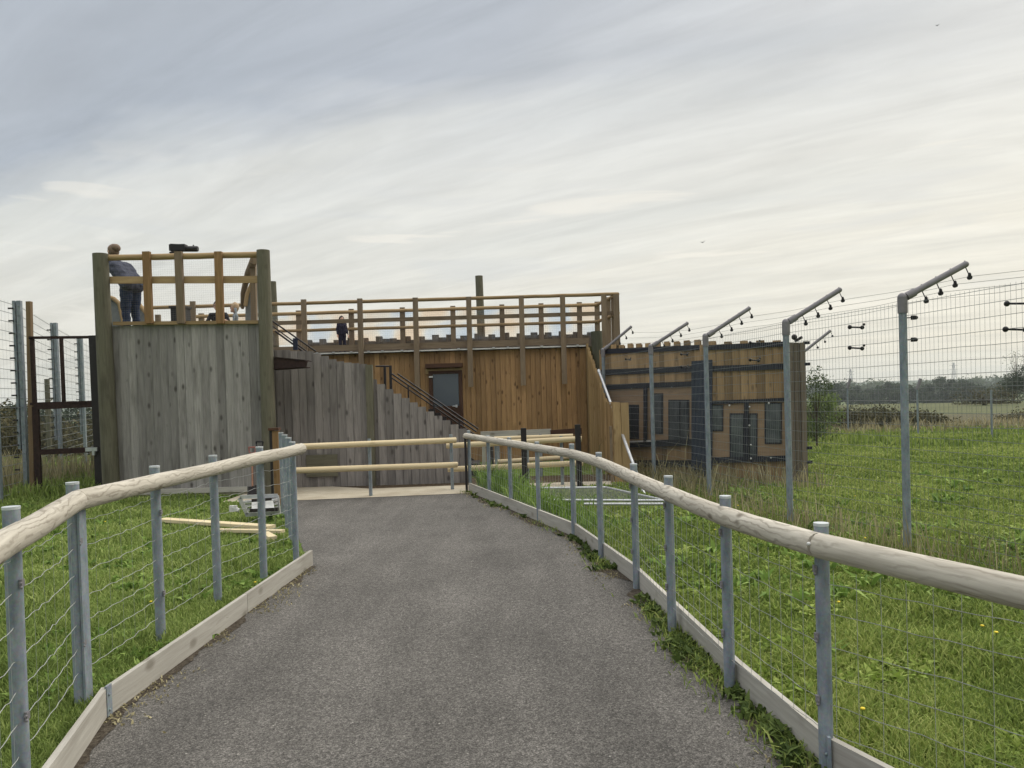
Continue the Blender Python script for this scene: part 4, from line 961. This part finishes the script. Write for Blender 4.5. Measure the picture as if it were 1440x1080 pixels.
# toddler
xa = P(331, 440, 16.6).x; H_ = .80; L0 = V((xa, 16.6, pz))
J, s = std(tuple(L0), .82, (-.9, -.4, 0)); J['head'] = L0 + V((-.01, -.01, .65)); J['neck'] = L0 + V((0, 0, .61)); J['hs'] = .88; J['chest'] = L0 + V((0, 0, .52))
figure('fair haired toddler in a pale grey top beside the right tower pole', J, ('greytop', 'jeans', 'skin', 'shoe'), tuple(L0), .008, True, 'hair_fair', s * 1.1, face=(-.9, -.4, 0))
# child on the far deck
xa = P(481, 470, 20.75).x; zf = wz + .07; L0 = V((xa, 20.75, zf))
J, s = std(tuple(L0), .98, (.5, -.8, 0)); J['hs'] = .78; J['head'] += V((0, 0, -.03))
figure('small child in dark clothes and blue shoes standing on the roof deck', J, ('navy', 'navy', 'skin', 'shoe'), tuple(L0), .009, True, 'hair_dark', s * 1.15, face=(.5, -.8, 0))
# ------------------------------------------------------------------ vegetation
def blades_obj(name, mat, xy, h, w, label=None, cat=None, lean=.5, kind='stuff', parent=None, zf=None, droop=.35, bw=1.0, mw=.8):
    n = len(xy); a = rs.uniform(0, 2 * math.pi, n); la = rs.uniform(0, 2 * math.pi, n); ln = rs.uniform(.1, lean, n) * h
    z0 = np.zeros(n) if zf is None else zf
    cx, sx_ = np.cos(a) * w / 2, np.sin(a) * w / 2
    lx, ly = np.cos(la) * ln, np.sin(la) * ln
    x, y = xy[:, 0], xy[:, 1]
    v = np.zeros((n, 5, 3), np.float32)
    v[:, 0] = np.stack([x - cx * bw, y - sx_ * bw, z0 - .005], 1); v[:, 1] = np.stack([x + cx * bw, y + sx_ * bw, z0 - .005], 1)
    v[:, 2] = np.stack([x + lx * .4 + cx * mw, y + ly * .4 + sx_ * mw, z0 + h * .6], 1); v[:, 3] = np.stack([x + lx * .4 - cx * mw, y + ly * .4 - sx_ * mw, z0 + h * .6], 1)
    v[:, 4] = np.stack([x + lx, y + ly, z0 + h * (1 - droop * rs.uniform(0, 1, n))], 1)
    b = (np.arange(n) * 5)[:, None]
    loops = np.concatenate([b + 0, b + 1, b + 2, b + 3, b + 3, b + 2, b + 4], 1).astype(np.int32).ravel()
    me = bpy.data.meshes.new(name); me.vertices.add(n * 5); me.vertices.foreach_set('co', v.ravel())
    me.loops.add(n * 7); me.loops.foreach_set('vertex_index', loops)
    st_ = np.stack([np.arange(n) * 7, np.arange(n) * 7 + 4], 1).ravel().astype(np.int32)
    me.polygons.add(n * 2); me.polygons.foreach_set('loop_start', st_)
    me.update(calc_edges=True); me.validate()
    at = me.attributes.new('rnd', 'FLOAT', 'FACE'); at.data.foreach_set('value', np.repeat(rs.uniform(0, 1, n), 2).astype(np.float32))
    me.materials.append(mat); o = bpy.data.objects.new(name, me); col.objects.link(o)
    if kind: tag(o, label, cat, kind=kind)
    return o
def inpoly(xy, poly):
    x, y = xy[:, 0], xy[:, 1]; ins = np.zeros(len(xy), bool); n = len(poly)
    for i in range(n):
        x0, y0 = poly[i][0], poly[i][1]; x1, y1 = poly[(i + 1) % n][0], poly[(i + 1) % n][1]
        c = ((y0 > y) != (y1 > y)) & (x < (x1 - x0) * (y - y0) / ((y1 - y0) if y1 != y0 else 1e-9) + x0); ins ^= c
    return ins
Lx = [(-1.3, -2), (-1.65, 1.9), (-2.2, 4.06), (-2.06, 7.75), (-2.6, 9.1), (-2.98, 10.2), (-3.35, 11.3), (-3.75, 12.9), (-4.9, 12.9), (-4.95, 14.1), (-9.2, 14.1), (-9.2, 40), (-40, 60), (-12, 2), (-1.6, 1.0)]
Rx = [(2.6, -2), (1.95, 1.7), (1.32, 3.2), (1.2, 4.18), (1.14, 5.07), (1.03, 6.62), (.73, 8.8), (-.72, 13.5), (1.75, 13.7), (1.75, 14.1), (2.2, 14.1), (2.2, 17.2), (3.4, 14.3), (5.05, 13.2), (5.3, 18), (2.6, 28), (60, 32), (8, 2), (3, 0)]
def scatter(n, poly, dmin, dmax, power=1.0):
    out = []; tot = 0
    while tot < n:
        m_ = n * 3; u = rs.uniform(0, 1, m_); d = dmin * (dmax / dmin) ** (u ** power)
        px = rs.uniform(-60, 1500, m_); x = (px - 720) / 1100 * d
        q = np.stack([x, d], 1); q = q[inpoly(q, poly)]; out.append(q); tot += len(q)
    return np.concatenate(out)[:n]
def clump(xy, sc, seed=0.0):
    return np.array([noise.noise(V((x * sc, y * sc, seed))) for x, y in xy])
def lod(xy): return np.clip(xy[:, 1] / 4.0, .8, 5)
def grass(name, mat, n, poly, dmin, dmax, label, hm, wm__, seed):
    xy = scatter(n, poly, dmin, dmax); c = clump(xy, 1.6, seed); c2 = clump(xy, .5, seed + 5)
    h = hm * (1 + 1.0 * c + .6 * c2) * rs.uniform(.6, 1.3, n); h = np.clip(h, .02, .35)
    w_ = wm__ * lod(xy) ** .9 * rs.uniform(.7, 1.3, n)
    return blades_obj(name, mat, xy, h, w_, label, 'grass', .9)
grass('grass', MT['grass_left'], 95000, Lx, 2.4, 30, 'short green lawn left of the path', .07, .0065, 1)
grass('grass', MT['grass_right'], 170000, Rx, 1.9, 34, 'rough green meadow grass right of the path', .065, .009, 9)
# weed rosettes
def rosettes(name, n, poly, dmin, dmax, label, sz, pts=None, mat='weed', th=-.05):
    c = scatter(n, poly, dmin, dmax) if pts is None else pts
    if pts is None: c = c[clump(c, .9, 4) > th]
    m_ = 7; N = len(c) * m_; xy = np.repeat(c, m_, 0) + rs.normal(0, .022, (N, 2)); l_ = np.clip(lod(xy), 1, 3) ** .5
    return blades_obj(name, MT[mat], xy, np.repeat(rs.uniform(.5, 1.25, len(c)), m_) * rs.uniform(.7, 1.2, N) * sz, rs.uniform(.016, .032, N) * l_, label, 'weeds', 1.3, droop=.7, bw=.4, mw=1.2)
rosettes('weeds', 1100, Lx, 2.5, 14, 'broad leaved weeds in the left lawn', .075)
rosettes('weeds', 9500, Rx, 1.9, 18, 'broad leaved clover and dandelion leaves in the right meadow', .058, th=-.12, mat='weed_light')
rosettes('weeds', 800, Rx, 1.9, 14, 'darker taller dock leaves in the right meadow', .14, th=.08)
# weeds between kick board and tarmac on the right
pl_ = []
for a, b, dens in ((Rf[1], Rf[2], 70), (Rf[2], Rf[3], 90), (Rf[3], Rf[4], 40), (Rf[4], Rf[5], 40), (Rf[5], Rf[6], 20)):
    for _ in range(dens):
        s_ = random.random(); q = a.lerp(b, s_); pl_.append((q.x - abs(random.gauss(0, .07)) - .03, q.y))
pl_ = np.array(pl_); k = clump(pl_, 1.7, 2) > -.12; pl_ = pl_[k]
rosettes('weeds', 0, None, 0, 0, 'dark green weeds creeping out under the right kick board', .07, pl_, mat='weed_dark')
xy = np.array([(Rf[i].lerp(Rf[i + 1], random.random()).to_2d()[:]) for i in (1, 2, 2, 3, 3, 4, 4, 5) for _ in range(300)]); xy[:, 0] -= np.abs(rs.normal(0, .09, len(xy))) + .02
xy = xy[clump(xy, 1.3, 7) > .0]
blades_obj('grass', MT['grass_right'], xy, rs.uniform(.03, .09, len(xy)), rs.uniform(.006, .012, len(xy)), 'grass fringe along the path edge of the right kick board', 'grass', 1.5)
# tall weeds by the far end of the right fence
def zone(n, x0, x1, y0, y1): return np.stack([rs.uniform(x0, x1, n), rs.uniform(y0, y1, n)], 1)
q = []
for _ in range(2200):
    s_ = random.random(); p = Rf[6].lerp(Rf[5], s_ ** 1.1); q.append((p.x + .12 + abs(random.gauss(0, .25)), p.y + random.uniform(-.1, .4)))
q = np.array(q); blades_obj('weeds', MT['weed'], q, rs.uniform(.15, .62, len(q)) * (0.35 + .65 * np.clip((q[:, 1] - 9) / 4.5, 0, 1)), rs.uniform(.015, .03, len(q)), 'tall leafy weeds behind the far end of the right handrail', 'weeds', .7)
# dry stems below the tall fence
q = []
for q0, q1 in zip(TP[:-1], TP[1:]):
    for _ in range(230): p = q0.lerp(q1, random.random()); q.append((p.x + random.gauss(-.15, .28), p.y + random.gauss(0, .2)))
q = np.array(q); hh = rs.uniform(.12, .5, len(q)); hh[rs.uniform(0, 1, len(q)) < .05] *= 2.2
blades_obj('dry_grass', MT['dry'], q, hh, rs.uniform(.005, .011, len(q)) * np.clip(q[:, 1] / 8, .8, 2), 'dry straw coloured stems along the foot of the tall wire fence', 'dry grass', .5)
q = zone(1500, 2.3, 5.0, 12.2, 16.5); q = q[q[:, 1] < 17.9 - q[:, 0] * 1.0]
blades_obj('dry_grass', MT['dry'], q, rs.uniform(.15, .55, len(q)), rs.uniform(.010, .02, len(q)), 'dry grass tangled before the board enclosure', 'dry grass', .5)
q = zone(5000, -16, -9.6, 13.5, 19); blades_obj('dry_grass', MT['dry'], q, rs.uniform(.25, 1.0, len(q)), rs.uniform(.012, .025, len(q)), 'tall pale dry grass at the foot of the left mesh fence', 'dry grass', .4)
q = np.concatenate([zone(2200, -15, -8.9, 15.0, 20), zone(1500, -9.6, -7.4, 14.3, 16)]); blades_obj('grass', MT['grass_left'], q, rs.uniform(.1, .4, len(q)), rs.uniform(.015, .03, len(q)), 'longer green grass behind the steel gate', 'grass', .7)
def edge_soil(pts, sg, wmax, seed):
    mb = MB(); inn = []; out = []
    for a, b in zip(pts[:-1], pts[1:]):
        n_ = max(2, int((b - a).length / .06))
        for i in range(n_):
            p = a.lerp(b, i / n_); w_ = wmax * max(.12, .55 + 1.1 * noise.noise(V((p.x * 2, p.y * 2.2, seed))) + .35 * noise.noise(V((p.x * 9, p.y * 11, seed))))
            inn.append(V((p.x - sg * .02, p.y, .010))); out.append(V((p.x + sg * w_, p.y, .010)))
    mb.v = inn + out; K = len(inn)
    for i in range(K - 1): mb.face([i, i + 1, K + i + 1, K + i] if sg < 0 else [i, K + i, K + i + 1, i + 1], [(0, 0)] * 4, .5)
    tag(mb.build('soil_edge', MT['soil_edge']), kind='structure')
t = NT('soil_edge'); f1 = t.noise(t.coord(False), 40, 6, .7); c = t.ramp(f1, [(.3, (.03, .024, .017)), (.5, (.075, .062, .048)), (.7, (.15, .13, .10))]); MT['soil_edge'] = t.fin(c, .95, 0, f1, .9, .02, .1)
edge_soil(Lf, 1, .10, 3); edge_soil(Rf[1:], -1, .17, 8)
# straw litter on the tarmac edges
q = []
for a, b, sg in ((Lf[0], Lf[1], 1), (Lf[1], Lf[2], 1), (Rf[1], Rf[3], -1), (Rf[3], Rf[5], -1), (Rf[5], Rf[6], -1)):
    for _ in range(700): p = a.lerp(b, random.random()); q.append((p.x + sg * (abs(random.gauss(0, .10)) + .02), p.y))
q = np.array(q); q = q[clump(q, 1.5, 12) > -.1]
n_ = len(q); blades_obj('straw_litter', MT['dry'], q, rs.uniform(.004, .014, n_), rs.uniform(.006, .016, n_), 'dry straw and leaf crumbs along the tarmac edges', 'litter', 4.0, zf=np.full(n_, .012))
# scrub bands (one mass each)
def scrub(name, mat, n, x0, x1, y0, y1, h0, h1, label, cat='scrub', wv=.05):
    q = zone(n, x0, x1, y0, y1); c = clump(q, .35, 3); h = rs.uniform(h0, h1, n) * np.clip(1 + 1.4 * c, .25, 1.8)
    z = np.array([terr(a, b) for a, b in q])
    if name != 'scrub': return blades_obj(name, MT[mat], q, h, rs.uniform(.6, 1.4, n) * wv, label, cat, .6, zf=z)
    n3 = n * 3; q = np.repeat(q, 3, 0) + rs.normal(0, wv * 3, (n3, 2)); z = np.repeat(z, 3) + np.repeat(h, 3) * rs.uniform(-.05, 1, n3) ** .8 if False else np.repeat(z, 3) + np.repeat(h, 3) * rs.uniform(0, 1, n3)
    return blades_obj(name, MT[mat], q, rs.uniform(.5, 1.5, n3) * wv * 1.6, rs.uniform(.6, 1.4, n3) * wv * 1.2, label, cat, 2.5, zf=z, droop=1.2)
scrub('scrub', 'bramble', 8000, 9, 17.0, 30, 36, .3, .62, 'dark bramble scrub beyond the far meadow fence')
scrub('scrub', 'bramble', 4500, 21.5, 33, 30, 35, .25, .6, 'second bramble patch beyond the meadow fence at the right edge')
scrub('dry_grass', 'dry', 5500, 6, 34, 26.5, 32, .12, .4, 'brownish rough grass strip before the far meadow fence', 'dry grass', .04)
scrub('grass', 'grass_right', 15000, 5, 45, 20, 29, .08, .22, 'darker tussocky grass at the far end of the meadow', 'grass', .05)
scrub('scrub', 'bramble', 9000, -36, -14.5, 27, 34, .7, 1.6, 'dark scrub bank behind the left mesh fence', wv=.08)
# dandelions
fm = None
for i in range(20):
    if i < 7: c = scatter(1, Lx, 3, 11)[0]
    else: c = scatter(1, Rx, 2.4, 12)[0]
    if fm is None:
        m = MB(); m.tube([(0, 0, 0), (.005, 0, .11)], .002, 4); o = None
        st_o = solo('dandelion', m, MT['weed'], 'yellow dandelion flower standing in the grass', 'flower', (0, 0, 0), 'yellow dandelions in the grass')
        hd = MB(); hd.sphere((.005, 0, .115), (.012, .012, .006), 9, 5); hd.build('flower_head', MT['yellow'], st_o); fm = st_o; o = st_o
    else:
        o = fm.copy(); col.objects.link(o)
        for ch in fm.children: k = ch.copy(); col.objects.link(k); k.parent = o
    o.location = (c[0], c[1], random.uniform(-.02, .03))
    if i >= 7: o['label'] = 'yellow dandelion flower in the meadow right of the path'; o['group'] = 'dandelions in the right meadow'
    else: o['label'] = 'yellow dandelion flower in the lawn left of the path'; o['group'] = 'dandelions in the left lawn'
# ------------------------------------------------------------------ trees
def tree(name, label, base, H, W, mat, nl=500, leaf=.5, trunk=.25, group=None, lobes=9, sparse=False, low=.1):
    base = V(base); t_ = thing(name, label, 'tree' if 'bush' not in name else 'bush', base, group)
    m = MB(); tp = base + V((W * random.uniform(-.05, .05), 0, H * .8)); m.tube([base - V((0, 0, .3)), base.lerp(tp, .4), tp], [trunk, trunk * .7, trunk * .2], 7)
    C = []
    for k in range(lobes):
        a = random.uniform(0, 6.28); rr = W * .5 * random.uniform(.25, .75); z = H * random.uniform(low + .12, .86)
        tap = 1 - max(0, z / H - .55) * 1.3
        c = base + V((math.cos(a) * rr * tap, math.sin(a) * rr * tap, z)); C.append((c, W * random.uniform(.16, .30)))
        m.tube([base.lerp(tp, z / H * .6), c], [trunk * .35, trunk * .1], 5, False)
    C.append((base + V((0, 0, H * .86)), W * .17))
    m.build('trunk', MT['bark'], t_)
    v = []; f = []; r_ = []
    for c, cr_ in C:
        tone = random.uniform(0, .45)
        for _ in range(nl // len(C)):
            u = V((random.gauss(0, 1), random.gauss(0, 1), random.gauss(0, 1))).normalized() * cr_ * random.uniform(.35, 1.05); u.z *= .85
            p = c + u; p.z = max(p.z, base.z + .02)
            a = V((random.gauss(0, 1), random.gauss(0, 1), random.gauss(0, 1))).normalized(); b = a.orthogonal().normalized()
            s_ = leaf * random.uniform(.5, 1.2); i0 = len(v); v += [p - a * s_ * .5, p + b * s_ * .3, p + a * s_ * .5, p - b * s_ * .3]; f.append([i0, i0 + 1, i0 + 2, i0 + 3]); r_.append(min(1, tone + random.uniform(0, .55)))
    mb = MB(); mb.v = v; mb.f = f; mb.uv = [(0, 0)] * (4 * len(f)); mb.r = r_; mb.sm = [False] * len(f); mb.build('crown', MT[mat], t_); return t_
def far_tree(px, ty, d, W, label, mat='leaf_dark', by=None, name='tree', **kw):
    top = P(px, ty, d); x = top.x; z = terr(x, d); return tree(name, label, (x, d, z), top.z - z, W, mat, **kw)
nt_ = 0
spots = [(1160, 549), (1177, 541), (1192, 548), (1206, 543), (1221, 549), (1236, 543), (1250, 538), (1263, 540), (1278, 545), (1293, 548), (1308, 541), (1323, 531), (1338, 534), (1352, 535), (1366, 541), (1380, 545), (1394, 548)]
desc = ['first tree of the far hedgerow right of the enclosure corner', 'rounded low tree in the far hedgerow with lighter field beneath', 'gap filling low tree of the far hedgerow', 'small domed tree in the far hedgerow near the field post',
        'low flat tree of the far hedgerow', 'dark tree left of the twin domed trees on the horizon', 'tall twin domed tree in the middle of the far hedgerow', 'dark tree just right of the twin domed tree', 'low tree beside the tall fence post on the horizon',
        'lowest tree in the far hedgerow seen past the tall fence post', 'tree left of the tallest far hedgerow tree', 'tallest tree of the far hedgerow with open crown', 'broad tree right of the tallest hedgerow tree', 'second broad tree right of the tallest hedgerow tree', 'sloping tree near the right end of the hedgerow', 'low tree next to last at the right end of the hedgerow', 'last low tree of the hedgerow before the dark edge bush']
for (px, ty), ds in zip(spots, desc):
    far_tree(px, ty, random.uniform(290, 340), random.uniform(9, 12.5), ds, 'leaf_dark', nl=2300, leaf=.95, group='trees of the far hedgerow', low=-.05)
# behind layer, farther
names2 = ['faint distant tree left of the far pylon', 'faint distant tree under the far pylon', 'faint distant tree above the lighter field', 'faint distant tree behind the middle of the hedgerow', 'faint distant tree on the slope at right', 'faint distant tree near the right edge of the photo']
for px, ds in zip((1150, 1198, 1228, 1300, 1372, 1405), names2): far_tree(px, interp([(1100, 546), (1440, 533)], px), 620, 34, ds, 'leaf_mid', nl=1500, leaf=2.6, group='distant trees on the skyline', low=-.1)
far_tree(1424, 528, 105, 6.5, 'dark dense bush at the right edge behind the meadow fence', 'leaf_dark', name='bush', nl=3200, leaf=.28, low=-.1, lobes=14)
far_tree(1448, 512, 100, 6.5, 'dark bush cut off by the right edge of the photo', 'leaf_dark', name='bush', nl=3000, leaf=.28, low=-.1, lobes=12)
far_tree(1430, 486, 112, 5.5, 'thin nearly bare tree rising above the dark edge bush', 'leaf_mid', nl=260, leaf=.22, trunk=.10, lobes=22)
far_tree(1385, 556, 80, 7, 'low brownish bush before the dark edge bush', 'bramble', name='bush', nl=1200, leaf=.3, low=-.1)
# near young tree behind the enclosure corner
q = P(1146, 505, 21); tree('young_tree', 'light green young tree growing behind the enclosure corner', (q.x, 21, 0), q.z, 1.35, 'leaf_mid', nl=1500, leaf=.085, trunk=.03, lobes=20)
q = P(1150, 556, 24); tree('bush', 'yellow green bush at the foot of the young tree', (q.x, 24, 0), q.z + .05, 1.7, 'leaf_light', nl=2600, leaf=.10, trunk=.04, lobes=12, low=-.1)
q = P(1137, 552, 19.5); tree('bush', 'dark green bush tucked behind the enclosure side wall', (q.x, 22.5, 0), 1.65, 1.8, 'leaf_mid', nl=2600, leaf=.10, trunk=.04, lobes=12, low=-.1)
# left skyline trees
for px, ty, ds in ((6, 573, 'low dark tree on the skyline at the left edge'), (22, 571, 'domed dark tree behind the left fence post'), (60, 576, 'dark tree seen through the upper part of the gate'), (96, 577, 'dark tree right of centre behind the gate bars'), (122, 575, 'dark tree by the gate hinge post')):
    far_tree(px, ty, 90, 6, ds, 'leaf_dark', nl=1100, leaf=.35, group='trees behind the steel gate', low=-.1)
# pylons and birds
def pylon(px, ty, d, label):
    top = P(px, ty, d); b = V((top.x, d, -7)); H = top.z + 7; g_ = thing('pylon', label, 'pylon', b, 'distant pylons'); m = MB(); w_ = H * .09
    for sx_ in (-1, 1):
        for sy in (-1, 1): m.beam(b + V((sx_ * w_, sy * w_, 0)), b + V((sx_ * .6, sy * .6, H)), .45, .45)
    for k in range(6):
        z0, z1 = H * k / 6, H * (k + 1) / 6; a_, b_ = w_ * (1 - k / 6) + .6, w_ * (1 - (k + 1) / 6) + .6
        m.beam(b + V((-a_, 0, z0)), b + V((b_, 0, z1)), .3, .3); m.beam(b + V((a_, 0, z0)), b + V((-b_, 0, z1)), .3, .3)
    for z in (.62, .76, .9): m.beam(b + V((-H * .15, 0, H * z)), b + V((H * .15, 0, H * z)), .5, .5)
    m.build('lattice', MT['arm'], g_)
pylon(1196, 519, 1300, 'faint lattice pylon on the horizon above the left of the hedgerow'); pylon(1341, 510, 1300, 'faint taller lattice pylon on the horizon above the hedgerow')
def bird(px, py, d, label, sc_):
    c = P(px, py, d); m = MB(); m.sphere(c, (.13 * sc_, .06 * sc_, .05 * sc_), 8, 6)
    for s_, dz in ((-1, .14), (1, .22)):
        m.hexa([c + V((-.05, 0, 0)) * sc_, c + V((.05, 0, 0)) * sc_, c + V((.05, .0, .01)) * sc_, c + V((-.05, 0, .01)) * sc_, c + V((s_ * .32 - .03, -.05, dz)) * sc_, c + V((s_ * .34, -.05, dz)) * sc_, c + V((s_ * .34, -.05, dz + .01)) * sc_, c + V((s_ * .32 - .03, -.05, dz + .01)) * sc_], .5)
    m.hexa([c + V((-.1, 0, 0)) * sc_, c + V((-.1, .02, 0)) * sc_, c + V((-.1, .02, .01)) * sc_, c + V((-.1, 0, .01)) * sc_, c + V((-.24, -.04, 0)) * sc_, c + V((-.24, .04, 0)) * sc_, c + V((-.24, .04, .01)) * sc_, c + V((-.24, -.04, .01)) * sc_], .5)
    solo('bird', m, MT['black'], label, 'bird', tuple(c))
bird(988, 341, 60, 'small dark bird flying above the brown building', .55); bird(1318, 36, 60, 'small dark bird flying high near the top right corner', .5)
# ------------------------------------------------------------------ haze
HZ = True
if HZ:
    mb = MB(); mb.box((0, 0, 22), (4400, 4400, 64)); t = NT('haze'); t.t.nodes.remove(t.b)
    pv = t.n('ShaderNodeVolumePrincipled'); pv.inputs['Density'].default_value = .00028; pv.inputs['Color'].default_value = (.80, .86, .93, 1); pv.inputs['Anisotropy'].default_value = .2
    t.l(pv.outputs[0], t.out.inputs['Volume']); h = mb.build('haze', t.m); tag(h, kind='stuff')
scene.cycles.volume_bounces = 1 if hasattr(scene.cycles, 'volume_bounces') else 0
